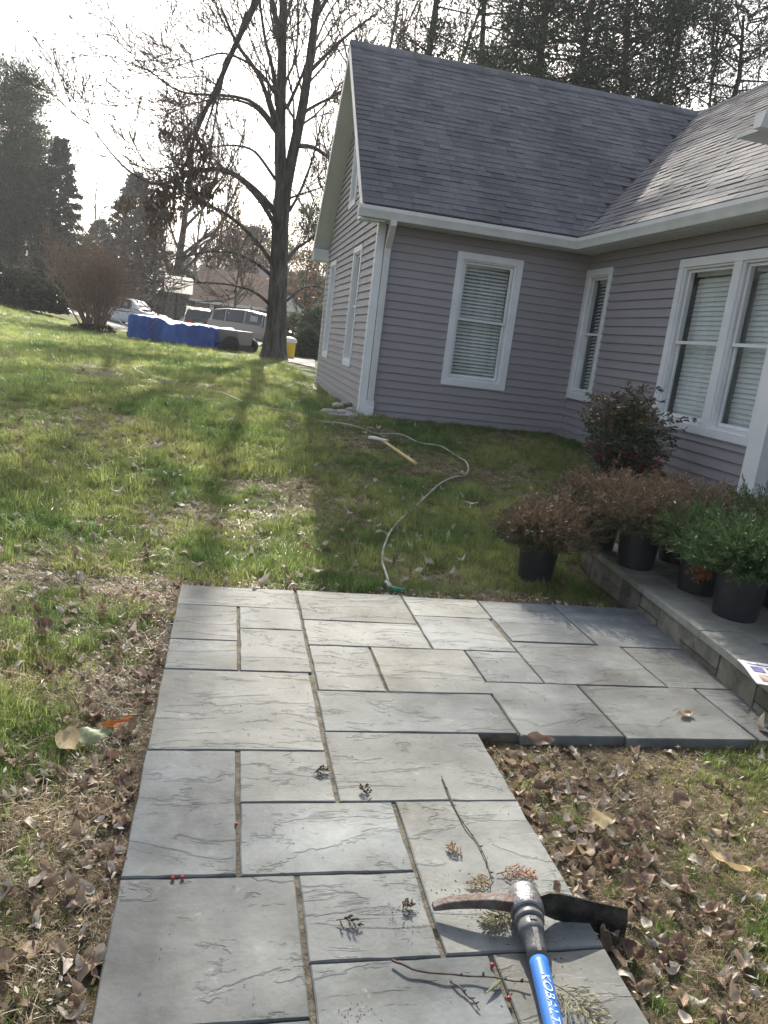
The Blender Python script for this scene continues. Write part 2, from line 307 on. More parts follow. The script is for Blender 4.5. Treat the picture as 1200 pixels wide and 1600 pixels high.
def ground_extra(m, t, new, K, b, vec, cur):
    g_ = new('ShaderNodeNewGeometry'); P = g_.outputs['Position']
    def nz_(s, d=6):
        n = new('ShaderNodeTexNoise'); n.inputs['Scale'].default_value = s; n.inputs['Detail'].default_value = d; n.inputs['Roughness'].default_value = .65; K(P, n.inputs['Vector']); return n.outputs[0]
    def ramp(v, stops):
        r = new('ShaderNodeValToRGB'); e = r.color_ramp.elements
        while len(e) < len(stops): e.new(.5)
        for q, (p, c) in zip(e, stops): q.position = p; q.color = (*c, 1)
        K(v, r.inputs[0]); return r.outputs[0]
    soil = ramp(nz_(14), [(.3, (.04, .03, .02)), (.5, (.10, .078, .048)), (.7, (.19, .15, .095))])
    turf = ramp(nz_(1.1, 10), [(.3, (.045, .075, .02)), (.5, (.12, .145, .04)), (.68, (.22, .20, .09))])
    sx = new('ShaderNodeSeparateXYZ'); K(P, sx.inputs[0])
    mr = new('ShaderNodeMapRange'); mr.inputs['From Min'].default_value = 4; mr.inputs['From Max'].default_value = 16; K(sx.outputs[1], mr.inputs[0])
    mx = new('ShaderNodeMix', data_type='RGBA'); K(mr.outputs[0], mx.inputs[0]); K(soil, mx.inputs[6]); K(turf, mx.inputs[7]); K(mx.outputs[2], b.inputs['Base Color'])
    bp = new('ShaderNodeBump'); bp.inputs['Distance'].default_value = .03; bp.inputs['Strength'].default_value = 1; K(nz_(35), bp.inputs['Height']); K(bp.outputs[0], b.inputs['Normal'])
M["ground"] = mat('lawn_soil', (.1, .1, .05), .95, extra=ground_extra)
ground = g.build('ground', M['ground'], smooth=True, kind='structure')
def drape(name, near, far, m, dz=.012, n=40, ext=None):
    near = np.array([ghit(*p)[:2] if isinstance(p, tuple) else p for p in near]); far = np.array([ghit(*p)[:2] if isinstance(p, tuple) else p for p in far])
    def rs(a):
        d = np.r_[0, np.cumsum(np.linalg.norm(np.diff(a, axis=0), axis=1))]; t = np.linspace(0, d[-1], n)
        return np.c_[np.interp(t, d, a[:, 0]), np.interp(t, d, a[:, 1])]
    A = rs(near); B = rs(far); V = []
    for k in range(7):
        q = A+(B-A)*k/6; V.append(np.c_[q, gz(q[:, 0], q[:, 1])+dz])
    return MB().add(np.vstack(V), [(k*n+i, k*n+i+1, (k+1)*n+i+1, (k+1)*n+i) for k in range(6) for i in range(n-1)]).build(name, m, kind='structure', smooth=True)
drape('driveway', [(95, 487), (160, 503), (215, 526), (300, 546), (395, 562), (452, 566), (492, 576)], [(95, 482), (160, 490), (250, 503), (330, 515), (400, 530), (450, 545), (492, 563)], M['asphalt'], .03)
drape('garden_path', [(-60, 480), (0, 492), (60, 502), (118, 512)], [(-60, 476), (0, 488), (60, 497.5), (118, 508)], M['conc'], .03)
# ================================================================ PATIO
bed = MB()
bed.box((-.165, .2, -.12), (1.02, 2.54, -.008)); bed.box((-.165, 2.543, -.12), (2.68, 4.08, -.009))
patio = bed.build('patio', M['mortar'], kind='structure')
SL = [(-.185, 3.80, .445, 4.10), (-.185, 3.35, .125, 3.80), (.125, 3.505, .445, 3.80), (-.185, 3.035, .125, 3.35), (.125, 3.035, .445, 3.505), (-.185, 2.405, .43, 3.035),
 (-.185, 1.78, .118, 2.405), (.118, 2.105, .43, 2.405), (.118, 1.78, .612, 2.105), (-.185, 1.33, .275, 1.78), (-.185, .88, .275, 1.33), (.275, 1.478, .612, 1.78), (.275, 1.12, .73, 1.478), (.275, .6, .73, 1.12), (.73, .9, 1.04, 1.478),
 (.73, .4, 1.04, .9), (-.185, .3, .275, .88), (.612, 1.478, 1.04, 2.105), (.43, 2.105, 1.04, 2.54), (.445, 3.655, 1.065, 4.10), (.445, 3.335, 1.065, 3.655), (.445, 2.87, .745, 3.335), (.745, 2.87, 1.225, 3.335), (.435, 2.54, 1.21, 2.87),
 (1.065, 3.785, 1.53, 4.09), (1.065, 3.335, 1.51, 3.785), (1.225, 2.99, 1.51, 3.335), (1.53, 3.48, 2.01, 4.085), (2.01, 3.455, 2.62, 4.08), (1.51, 2.99, 2.14, 3.47), (2.14, 2.98, 2.66, 3.455), (1.21, 2.52, 1.665, 2.99), (1.665, 2.51, 2.275, 2.985), (2.275, 2.50, 2.70, 2.975)]
def slab_mb(x0, y0, x1, y1, z0, z1, jit, P=None):
    # outline with slightly wandering sawn edges
    def edge(a, b, n):
        t = np.linspace(0, 1, n, endpoint=False)[:, None]; p = a+(b-a)*t
        d = (b-a)/np.linalg.norm(b-a); nn = np.array([-d[1], d[0]]); w = RNG.normal(0, jit, n); w[0] = 0
        return p+nn*w[:, None]
    c = [np.array(q, float) for q in ((x0, y0), (x1, y0), (x1, y1), (x0, y1))]
    c = [q+RNG.normal(0, jit*.8, 2) for q in c]
    o = np.vstack([edge(c[i], c[(i+1) % 4], 7) for i in range(4)]); n = len(o)
    ce = o.mean(0); inn = o+(ce-o)/np.linalg.norm(ce-o, axis=1)[:, None]*.004
    V = np.vstack([np.c_[o, np.full(n, z0)], np.c_[o, np.full(n, z1-.004)], np.c_[inn, np.full(n, z1)]])
    if P is not None: V = np.array([P(*q) for q in V])
    fs = [(i, (i+1) % n, n+(i+1) % n, n+i) for i in range(n)]+[(n+i, n+(i+1) % n, 2*n+(i+1) % n, 2*n+i) for i in range(n)]+[tuple(range(2*n, 3*n))]
    return MB().add(V, fs)
for i, (x0, y0, x1, y1) in enumerate(SL):
    wide = .0062 if x0 in (.445, .275, .43, .435, .125, .118, .612) or x1 in (.445, .275, .43, .125, .118, .612) else .0045
    gl = .001 if x0 == -.185 else wide; gr = .001 if x1 == 1.04 else wide
    slab_mb(x0+gl, y0+.0035, x1-gr, y1-.0035, -.045, RNG.uniform(-.0015, .0015)+.0003, .0012).build('slab', M['slab'], patio)
# ---- porch step on the right (edge slightly skewed)
def ex_(y): return 2.425+(y-2.7)*.0905        # tread edge
def sx_(y): return ex_(y)+.275                 # inner joint
porch = MB()
pr = [(ex_(y)+.06, y) for y in (.2, 2.0, 3.5, 5.02)]
porch.prism([(a, b, -.1) for a, b in pr]+[(4.58, 5.02, -.1), (4.58, .2, -.1)], (0, 0, .225))
porch = porch.build('porch', M['mortar'], kind='structure')
ys = [.65, 1.35, 2.02, 2.66, 3.31, 4.0, 4.66, 5.03]
for a, b in zip(ys[:-1], ys[1:]):
    P = lambda u, y, z: (ex_(y)+u, y, z)
    slab_mb(0, a+.003, .272, b-.003, .13, .17+RNG.uniform(-.002, .002), .001, P).build('tread', M['tread'], porch)
for a, b in zip(np.arange(.7, 4.9, .62), np.arange(1.3, 5.6, .62)):
    b = min(b, 5.03); x = sx_(a)+.004
    while x < 4.5:
        w = random.choice([.45, .6, .75]); x1 = min(x+w, 4.56)
        P = lambda u, y, z: (u+(y-a)*.0905*max(0, 1-(u-2.6)/1.2), y, z)
        slab_mb(x+.003, a+.004, x1-.003, b-.004, .13, .168+RNG.uniform(-.002, .002), .001, P).build('slab', M['tread'], porch); x = x1
M['riser'] = mat('riser_stone', (.09, .088, .07), .9, (.20, .19, .15), 9, 8, bump=.8, bscale=40, rnd=.25)
y = .4; k = 0
while y < 5.0:
    w = random.uniform(.22, .42); y1 = min(y+w, 5.02)
    mb = MB(); x = lambda q: ex_(q)+.045
    for z0, z1 in ((-.06, .03), (.036, .126)) if k % 2 else ((-.06, .126),):
        q = MB().prism([(x(y+.004)+.01, y+.004, z0), (x(y1-.004)+.01, y1-.004, z0), (x(y1-.004)+.01, y1-.004, z1), (x(y+.004)+.01, y+.004, z1)], (-.03-random.uniform(0, .008), 0, 0))
        q.build('riser_stone', M['riser'], porch, bevel=.005)
    y = y1; k += 1
# ================================================================ HOUSE
house = empty('grey_house', (1.7, 10, .42), 'grey one-storey house with mauve grey lap siding, white trim and dark shingle roof', 'house')
XG, YA, XB, YR, YE = 1.70, 10.0, 4.6, 12.75, 15.5
ZB, CO = .42, .1016
TAN = (5.76-2.98)/3.15; TH = math.atan(TAN); CT, ST = math.cos(TH), math.sin(TH)
def zr(d): return 2.98+TAN*d          # roof top surface, d = plan distance from the gutter line
FR = {'A': lambda u, n, z: (u, YA-n, z), 'B': lambda u, n, z: (XB-n, u, z), 'G': lambda u, n, z: (XG-n, u, z)}
# windows: frame, u0,u1,z0,z1 (outer trim), name
WIN = [('A', 2.755, 3.665, .955, 2.67, 'A', 1), ('B', 9.255, 9.985, .965, 2.67, 'N', 1), ('B', 5.93, 7.73, .90, 2.64, 'B', 2),
       ('G', 11.14, 11.93, .99, 2.72, 'G', 1), ('G', 14.0, 14.82, .99, 2.72, 'G', 1), ('G', 12.42, 13.12, 3.42, 4.75, 'U', 1)]
TW = .085
def opening(w): return (w[1]+TW, w[2]-TW if w[5] != 'B' else w[2]-TW, w[3]+TW, w[4]-TW)
def wall(fr, u0, u1, z0, z1, name='wall'):
    P = FR[fr]; mb = MB(); ops = [opening(w) for w in WIN if w[0] == fr]
    us = sorted({u0, u1, *[o[0] for o in ops], *[o[1] for o in ops]}); zs = sorted({z0, z1, *[o[2] for o in ops if o[2] < z1], *[o[3] for o in ops if o[3] < z1]})
    for a, b in zip(us[:-1], us[1:]):
        for c, d in zip(zs[:-1], zs[1:]):
            m_, n_ = (a+b)/2, (c+d)/2
            if any(o[0] < m_ < o[1] and o[2] < n_ < o[3] for o in ops): continue
            mb.box((a, -.12, c), (b, 0, d), P)
    return mb
wA = wall('A', XG, XB, ZB, 2.88).build('wall', M['sheath'], house)
wB = wall('B', 1.0, YA-.002, ZB, 2.88).build('wall', M['sheath'], house)
mbG = wall('G', YA+.122, YE, ZB, 2.88)
mbG.prism([(XG, YA+.1, 2.883), (XG, YE-.1, 2.883), (XG, 13.15, 4.98), (XG, 12.9, 5.25), (XG, 12.6, 5.25), (XG, 12.35, 4.98)], (.12, 0, 0)) if False else None
gab = MB()
for a, b, c0, c1 in ((YA+.1, 12.505, 0, 0), (13.035, YE-.1, 0, 0)):
    za, zb_ = (zr(a-9.6)-.2, zr(b-9.6)-.2) if b < 12.75 else (zr(15.9-a)-.2, zr(15.9-b)-.2)
    mbG.prism([(XG, a, 2.883), (XG, b, 2.883), (XG, b, zb_), (XG, a, za)], (.12, 0, 0))
mbG.prism([(XG, 12.505, 2.883), (XG, 13.035, 2.883), (XG, 13.035, 3.505), (XG, 12.505, 3.505)], (.12, 0, 0))
mbG.prism([(XG, 12.505, 4.665), (XG, 13.035, 4.665), (XG, 13.035, 5.3), (XG, 12.75, 5.55), (XG, 12.505, 5.3)], (.12, 0, 0))
wG = mbG.build('wall', M['sheath'], house)
inr = MB(); inr.box((1.9, 10.5, .5), (7.2, 15.3, 2.8)); inr.box((5.1, 1.2, .5), (7.2, 10.3, 2.8))
inr.build('room', M['room'], house)
MB().box((XG+.01, YE, .3), (7.0, YE+.1, 2.88)).build('wall', M['sheath'], house)
# foundation
fd = MB(); fd.box((XG+.03, YA+.03, -.1), (XB+.05, YA+.2, .419)); fd.box((XB+.03, 1, -.1), (XB+.2, YA+.02, .419)); fd.box((XG+.03, YA+.21, -.1), (XG+.2, YE, .419))
fd.build('foundation', M['conc'], house)
# siding boards: unit length wedge profile, copied and stretched to length
def board_mesh(u0, u1):
    p = [(.001, CO), (.018, .016), (.021, .003), (.018, 0), (.001, .006)]
    V = [(u0, n, z) for n, z in p]+[(u1, n, z) for n, z in p]
    return MB().add(V, [(i, i+1, 6+i, 5+i) for i in range(4)]+[(4, 3, 2, 1, 0), (5, 6, 7, 8, 9)])
def to_frame(fr):
    P = FR[fr]; o = np.array(P(0, 0, 0)); U = np.array(P(1, 0, 0))-o; N_ = np.array(P(0, 1, 0))-o
    return o, U, N_
bm_ = {fr: board_mesh(0, 1).data('siding_board', M['siding']) for fr in 'ABG'}
def put_board(fr, u0, u1, z, parent):
    o, U, N_ = to_frame(fr); c = o+U*u0+np.array([0, 0, z])
    Mx = Matrix(((U[0]*(u1-u0), N_[0], 0, c[0]), (U[1]*(u1-u0), N_[1], 0, c[1]), (0, 0, 1, c[2]), (0, 0, 0, 1)))
    inst('siding_board', bm_[fr], parent, Mx)
def courses(fr, lim, z0, z1, parent):
    ops = [(w[1]+.03, w[2]-.03, w[3]+.03, w[4]-.03) for w in WIN if w[0] == fr]; z = z0
    while z < z1-.02:
        u0, u1 = lim(z+CO*.9)
        if u1-u0 > .08:
            cuts = sorted([(o[0], o[1]) for o in ops if o[2] < z+CO-.02 and o[3] > z+.02]); a = u0
            for c, d in cuts:
                if c > u1 or d < u0: continue
                if c-a > .02: put_board(fr, a, c, z, parent)
                a = d
            if u1-a > .02: put_board(fr, a, u1, z, parent)
        z += CO
courses('A', lambda z: (XG+.0, XB-.0), ZB, 2.86, wA)
courses('B', lambda z: (2.6, YA-.02), ZB, 2.86, wB)
def glim(z):
    if z < 2.86: return (YA+.02, YE)
    d = (z+.17-2.98)/TAN; return (9.6+d, 15.9-d)
courses('G', glim, ZB, 5.45, wG)
# corner boards, post
MB().box((XG-.02, YA-.022, ZB-.01), (XG+.075, YA-.0, 2.87)).box((XG-.022, YA-.02, ZB-.01), (XG-.0, YA+.075, 2.868)).build('corner_board', M['trim'], house)
MB().box((XG-.02, YE-.07, ZB-.01), (XG, YE+.01, 2.86)).build('corner_board', M['trim'], house)
MB().box((XB-.135, 5.69, .16), (XB, 5.89, 2.87)).build('corner_post', M['trim'], house, bevel=.004)
MB().box((XB-.016, YA-.03, ZB), (XB, YA-.014, 2.86)).build('corner_board', M['siding'], house)
# windows
def slat_me(deg):
    m = MB(); a = math.radians(deg); c, s = math.cos(a), math.sin(a)
    return m.add([(0, -.025*c, .025*s), (1, -.025*c, .025*s), (1, 0, .002), (0, 0, .002), (0, .025*c, -.025*s), (1, .025*c, -.025*s), (0, 0, -.001), (1, 0, -.001)],
                 [(0, 1, 2, 3), (3, 2, 5, 4), (0, 6, 7, 1), (6, 4, 5, 7)]).data('blind_slat', M['slat'])
SLATS = {'A': slat_me(42), 'N': slat_me(38), 'B': slat_me(72)}
lab = {'A': 'white framed double hung window with grey blinds on the shaded front wall', 'N': 'narrow white double hung window in the inner corner', 'B': 'wide double white window with two sash pairs', 'G': 'slim white window on the gable side', 'U': 'small white attic window under the gable'}
for fr, u0, u1, z0, z1, kd, units in WIN:
    P = FR[fr]; t = TW; mb = MB(); rt = .085
    mb.box((u0, .0, z0+t), (u0+t, .026, z1-t), P); mb.box((u1-rt, .0, z0+t), (u1, .026, z1-t), P)
    mb.box((u0, .0, z1-t), (u1, .028, z1), P); mb.box((u0, .0, z0), (u1, .028, z0+t), P)
    mb.box((u0-.012, .0, z1), (u1+.012, .034, z1+.014), P) if kd == 'U' else None
    iu0, iu1, iz0, iz1 = u0+t, u1-rt, z0+t, z1-t
    if units == 2:
        mid = (6.665+6.795)/2; mb.box((mid-.06, -.03, iz0), (mid+.06, .024, iz1), P); cells = [(iu0+.05, mid-.06), (mid+.06, iu1)]
        mb.box((iu0, -.03, iz0), (iu0+.05, .022, iz1), P)
    else: cells = [(iu0, iu1)]
    w = mb.build('window', M['trim'], house, bevel=.003, label=lab[kd])
    for c0, c1 in cells:
        s = MB()
        for a, b in ((c0, c0+.02), (c1-.02, c1)): s.box((a, -.11, iz0), (b, .004, iz1), P)
        s.box((c0+.02, -.11, iz1-.02), (c1-.02, .004, iz1), P); s.box((c0+.02, -.11, iz0), (c1-.02, .018, iz0+.03), P)
        for nn in (.0, -.045): # parting stops
            s.box((c0+.02, nn-.006, iz0+.03), (c0+.028, nn, iz1-.02), P); s.box((c1-.028, nn-.006, iz0+.03), (c1-.02, nn, iz1-.02), P)
        s.build('jamb', M['trim'], w)
        zm = (iz0+iz1)/2+.02; e0, e1 = c0+.03, c1-.03
        for (a, b, n) in ((zm-.018, iz1-.022, -.03), (iz0+.032, zm+.018, -.058)):
            q = MB(); sw = .032
            q.box((e0, n-.02, a), (e0+sw, n, b), P); q.box((e1-sw, n-.02, a), (e1, n, b), P); q.box((e0+sw, n-.02, b-sw*.9), (e1-sw, n, b), P); q.box((e0+sw, n-.02, a), (e1-sw, n, a+sw), P)
            q.build('sash', M['trim'], w, bevel=.002)
            MB().box((e0+sw, n-.013, a+sw), (e1-sw, n-.009, b-sw*.9), P).build('pane', M['glass'], w)
        o, U, N_ = to_frame(fr); pitch = .046 if kd != 'B' else .048
        zz = iz0+.06
        hb = MB().box((c0+.03, -.20, iz1-.075), (c1-.03, -.13, iz1-.02), P); hb.build('head_rail', M['slat'], w)
        if kd in 'ABN':
            while zz < iz1-.08:
                c = o+U*(c0+.033)-N_*.165+np.array([0, 0, zz]); ln = (c1-c0)-.066
                inst('blind_slat', SLATS[kd], w, Matrix(((U[0]*ln, N_[0], 0, c[0]), (U[1]*ln, N_[1], 0, c[1]), (0, 0, 1, c[2]), (0, 0, 0, 1)))); zz += pitch
        else:
            bl = MB()
            while zz < iz1-.08: bl.box((c0+.03, -.18, zz), (c1-.03, -.14, zz+.02), P); zz += pitch
            bl.build('blind', M['slat'], w)
        cu = MB(); n = 26; uu = np.linspace(c0-.06, c1+.06, n); nn = -.26+.018*np.sin(np.arange(n)*1.7)+.008*np.sin(np.arange(n)*.9)
        V = [P(a, b, iz0-.1) for a, b in zip(uu, nn)]+[P(a, b, iz1+.1) for a, b in zip(uu, nn)]
        cu.add(V, [(i, i+1, n+i+1, n+i) for i in range(n-1)]).build('curtain', M['curtain'], w, smooth=True)
    if kd in 'AB':  # thin siding channel under the trim
        MB().box((u0-.012, 0, z0-.016), (u1+.012 if kd == 'A' else u1-.05, .02, z0-.001), P).build('sill_channel', M['siding'], w)
# roof decks
RX0 = 1.40; D0 = .07
rd = MB(); th = .035
rd.prism([(RX0+.01, 9.6+D0, zr(D0)-.012), (4.2+D0, 9.6+D0, zr(D0)-.012), (7.35, 12.75, zr(3.15)-.012), (RX0+.01, 12.75, zr(3.15)-.012)], (0, 0, -th))
rd.prism([(RX0+.01, 12.752, zr(3.15)-.014), (10.4, 12.752, zr(3.15)-.014), (10.4, 15.85, zr(.05)-.014), (RX0+.01, 15.85, zr(.05)-.014)], (0, 0, -th))
rd.prism([(4.2+D0+.002, .9, zr(D0)-.013), (7.35, .9, zr(3.15)-.013), (7.35, 12.74, zr(3.15)-.013), (4.2+D0+.002, 9.6+D0, zr(D0)-.013)], (0, 0, -th))
rd.prism([(7.352, .9, zr(3.15)-.015), (10.4, .9, zr(.1)-.015), (10.4, 12.75, zr(.1)-.015), (7.352, 12.75, zr(3.15)-.015)], (0, 0, -th))
roof = rd.build('roof', M['roofdeck'], house)
EXP = .127; cand = []
def tabs(length_fn, plane):
    s = D0/CT-.02; r = 0
    while s*CT < 3.13:
        lo, hi = length_fn(s*CT); u = lo-random.uniform(0, .3) if plane != 'A' else lo
        while u < hi:
            w = random.choice([.14, .18, .22, .26, .33]); a, b = max(u, lo), min(u+w, hi)
            if b-a > .03: cand.append((plane, a, b, s, random.choice([.006, .007, .010, .014])))
            u += w
        s += EXP; r += 1
tabs(lambda d: (RX0, 4.2+d), 'A'); tabs(lambda d: (1.0, 9.6+d), 'B')
def tab_verts(pl, a, b, s, t, last=None):
    e = EXP*1.12; out = []
    if last is None: last = abs(b-((4.2 if pl == 'A' else 9.6)+s*CT)) < 1e-4
    g_ = e*CT if last else 0
    for u, ss, n in ((a, s, t), (b, s, t), (b+g_, s+e, .0015), (a, s+e, .0015), (a, s, -.006), (b, s, -.006), (b+g_, s+e, -.006), (a, s+e, -.006)):
        d = ss*CT; z = 2.98+ss*ST
        if pl == 'A': out.append((u+.0008*(1 if u == a else -1), 9.6+d-n*ST, z+n*CT-.006))
        else: out.append((4.2+d-n*ST, u+.0008*(1 if u == a else -1), z+n*CT-.006))
    return np.array(out)
TF = [(0, 1, 2, 3), (4, 5, 1, 0), (5, 6, 2, 1), (7, 4, 0, 3)]
def tab_size(c):
    v = tab_verts(*c).mean(0)-np.array([0, 0, H]); dz = v@f_
    if dz <= 0: return 0
    x = 600+F*(v@r_)/dz; y = 800-F*(v@u_)/dz
    return (1 if -20 < x < 1220 and -20 < y < 1620 else .01)*(c[2]-c[1])*EXP/dz**2
cand.sort(key=tab_size, reverse=True); tmes = {}
for c in cand[:300]:
    pl, a, b, s, t = c; la = abs(b-((4.2 if pl == 'A' else 9.6)+s*CT)) < 1e-4; key = (pl, round(b-a, 2), t, la)
    if key not in tmes:
        v = tab_verts(pl, 0, b-a, 0, t, la); og = np.array([0, 9.6, 2.98]) if pl == 'A' else np.array([4.2, 0, 2.98])
        tmes[key] = MB().add(v-og, TF).data('shingle', M['shingle'])
    d = s*CT; z = 2.98+s*ST; loc = (a, 9.6+d, z) if pl == 'A' else (4.2+d, a, z)
    sc_ = (b-a)/(key[1] if key[1] > 0 else 1)
    inst('shingle', tmes[key], roof, Matrix.Translation(Vector(loc)))
st = MB()
for c in cand[300:]: st.add(tab_verts(*c), TF)
st.build('shingle_courses', M['shingle'], roof, kind='stuff')
rc = MB(); x = RX0-.01
while x < 7.3:
    for sgn in (-1, 1): rc.add([(x, 12.75, 5.775), (x+.24, 12.75, 5.763), (x+.24, 12.75+sgn*.12, 5.763-.12*TAN), (x, 12.75+sgn*.12, 5.775-.12*TAN)], [(0, 1, 2, 3)])
    x += .14
y = .9
while y < 12.7:
    for sgn in (-1, 1): rc.add([(7.35, y, 5.775), (7.35, y+.24, 5.764), (7.35+sgn*.12, y+.24, 5.764-.12*TAN), (7.35+sgn*.12, y, 5.775-.12*TAN)], [(0, 1, 2, 3)])
    y += .14
rc.build('ridge_cap', M['shingle'], roof)
# soffits, fascia, rake
sf = MB(); sf.box((XG-.28, 9.725, 2.862), (4.60, 9.985, 2.876)); sf.box((4.325, .9, 2.864), (4.585, 9.99, 2.878))
sf.build('soffit', M['soffit'], house)
for k in range(12):
    yy = 9.2-k*.3
gr_ = MB()
for i, yv in enumerate(np.arange(1.2, 9.6, .1016)): gr_.box((4.33, yv, 2.858), (4.58, yv+.006, 2.8635))
for xv in np.arange(1.5, 4.3, .1016): gr_.box((xv, 9.73, 2.856), (xv+.006, 9.98, 2.8615))
gr_.build('soffit_groove', M['soffit'], house, kind='stuff')
fa = MB(); fa.box((XG-.3, 9.70, 2.862), (4.32, 9.724, 3.0)); fa.box((4.30, .9, 2.863), (4.324, 9.70, 3.0)); fa.build('fascia', M['gutter'], house)
def rake_poly(x, front):
    s = 1 if front else -1; y0 = 9.66 if front else 15.84
    yf = lambda d: 9.6+d if front else 15.9-d
    return [(x, yf(.06), zr(.06)-.03), (x, yf(3.15), zr(3.15)-.03), (x, yf(3.15), zr(3.15)-.21), (x, yf(.06), zr(.06)-.21)]
rk = MB(); rk.prism(rake_poly(RX0, True), (.022, 0, 0)); rk.prism([(a, b if b > 12.76 else 12.754, c) for a, b, c in rake_poly(RX0, False)], (.022, 0, 0)); rk.build('rake_board', M['gutter'], house)
rs_ = MB()
for fr_ in (True, False):
    p = rake_poly(RX0+.022, fr_); q = [p[3], p[2], (XG, p[2][1], p[2][2]), (XG, p[3][1], p[3][2])]
    if not fr_: q = [(a, b if b > 12.76 else 12.756, c) for a, b, c in q]
    rs_.prism([(a, b, c+.01) for a, b, c in q], (0, 0, .015))
rs_.build('rake_soffit', M['soffit'], house)
bx = MB(); bx.box((RX0-.0, 15.5, 2.80), (XG-.005, 15.92, 3.0)); bx.box((RX0-.0, 9.70, 2.85), (XG-.035, 9.98, 2.99)); bx.build('eave_return', M['gutter'], house)
# gutters, K profile
def gutter(a, b, ax):
    p = [(0, 0), (-.02, -.012), (-.085, -.012), (-.10, .03), (-.12, .075), (-.12, .118), (-.112, .118), (-.112, .078), (-.09, .03), (-.08, -.004), (0, -.004)]
    P = (lambda d, z, u: (u, 9.70+d, 2.872+z)) if ax == 'A' else (lambda d, z, u: (4.30+d, u, 2.872+z))
    mb = MB(); V = []
    for i, (d, z) in enumerate(p): V.append(P(d, z, a+(0 if ax == 'A' else 0)))
    for i, (d, z) in enumerate(p): V.append(P(d, z, b+(d if True else 0)))
    n = len(p); mb.add(V, [(i, (i+1), n+i+1, n+i) for i in range(n-1)]+[tuple(range(6, -1, -1))])
    return mb
gutter(1.36, 4.30, 'A').build('gutter', M['gutter'], house); gutter(.9, 9.70, 'B').build('gutter', M['gutter'], house)
MB().prism([(1.358, 9.70, 2.86), (1.358, 9.615, 2.86), (1.358, 9.58, 2.95), (1.358, 9.58, 2.99), (1.358, 9.70, 2.99)], (-.003, 0, 0)).build('gutter_end_cap', M['gutter'], house)
# downspout at the near gable corner
ds = MB(); w_ = .038
def rect_path(mb, pts, wx, wy):
    V = []
    for x, y, z in pts: V += [(x-wx, y-wy, z), (x+wx, y-wy, z), (x+wx, y+wy, z), (x-wx, y+wy, z)]
    mb.add(V, [(4*i+j, 4*i+(j+1) % 4, 4*i+4+(j+1) % 4, 4*i+4+j) for i in range(len(pts)-1) for j in range(4)])
rect_path(ds, [(1.80, 9.64, 2.87), (1.80, 9.65, 2.80), (1.82, 9.93, 2.56), (1.82, 9.945, 2.46), (1.82, 9.945, .60)], w_, .03)
dsp = ds.build('downspout', M['gutter'], house)
rb = MB()
for dx in (-.018, 0, .018): rb.box((1.82+dx-.003, 9.911, .62), (1.82+dx+.003, 9.9155, 2.45))
rb.build('downspout_rib', M['gutter'], dsp)
bt = MB(); rect_path(bt, [(1.82, 9.94, .64), (1.82, 9.94, .56), (1.82, 9.935, .555), (1.82, 9.935, .38)], .05, .042); bt.build('downspout_boot', M['trim'], dsp, bevel=.004)
# upper dormer gutter corner at the right edge
dm = MB(); dc = at(1178, 192, 6.3); dx, dy, dz = dc
dm.prism([(dx, dy, dz-.05), (dx, dy-.10, dz-.05), (dx, dy-.13, dz+.03), (dx, dy-.13, dz+.06), (dx, dy, dz+.06)], (1.2, 0, 0))
dm.build('dormer_gutter', M['gutter'], house)
MB().box((dx+.06, dy+.002, dz-.05), (dx+1.2, dy+.3, dz-.02)).build('dormer_soffit', M['soffit'], house)
sc = at(609, 352, YA-.02); MB().lathe([(.006, -.006), (.012, 0), (.006, .006)], sc, 8).build('cable_clip', M['trim'], house)
# ================================================================ TREES
def rdir(n): v = RNG.normal(size=(n, 3)); return v/np.linalg.norm(v, axis=1)[:, None]
def blades(c, d, L_, w, tilt=None):    # thin pointed quads from c along d
    n = len(c); s = np.cross(d, rdir(n)); s /= np.linalg.norm(s, axis=1)[:, None]+1e-9
    L_ = np.broadcast_to(L_, n)[:, None]; w = np.broadcast_to(w, n)[:, None]
    return np.stack([c, c+d*L_*.5+s*w*.5, c+d*L_, c+d*L_*.5-s*w*.5], 1).reshape(-1, 3)
def grow(mb, tips, p, d, L_, r, depth, spread=.6, up=.12, n=5, kids=(2, 4), wig=.18, minr=.005):
    k = 5; pts = [np.array(p, float)]; d = np.array(d, float); d /= np.linalg.norm(d)
    for i in range(k):
        d = d+RNG.normal(0, wig, 3)*.5+np.array([0, 0, up*.4]); d /= np.linalg.norm(d); pts.append(pts[-1]+d*L_/k)
    mb.tube(pts, np.linspace(r, r*.55, k+1), n if r > .03 else 3, cap=False)
    if depth == 0: tips.append((pts[-1], d)); return
    for j in range(random.randint(*kids)):
        t = random.uniform(.3, 1.0); i = min(int(t*k), k-1); q = pts[i]+(pts[i+1]-pts[i])*(t*k-i)
        nd = d+rdir(1)[0]*spread; grow(mb, tips, q, nd, L_*random.uniform(.5, .75), max(r*.5, minr), depth-1, spread, up, n, kids, wig, minr)
    nd = d+rdir(1)[0]*spread*.35; grow(mb, tips, pts[-1], nd, L_*.7, max(r*.55, minr), depth-1, spread, up, n, kids, wig, minr)
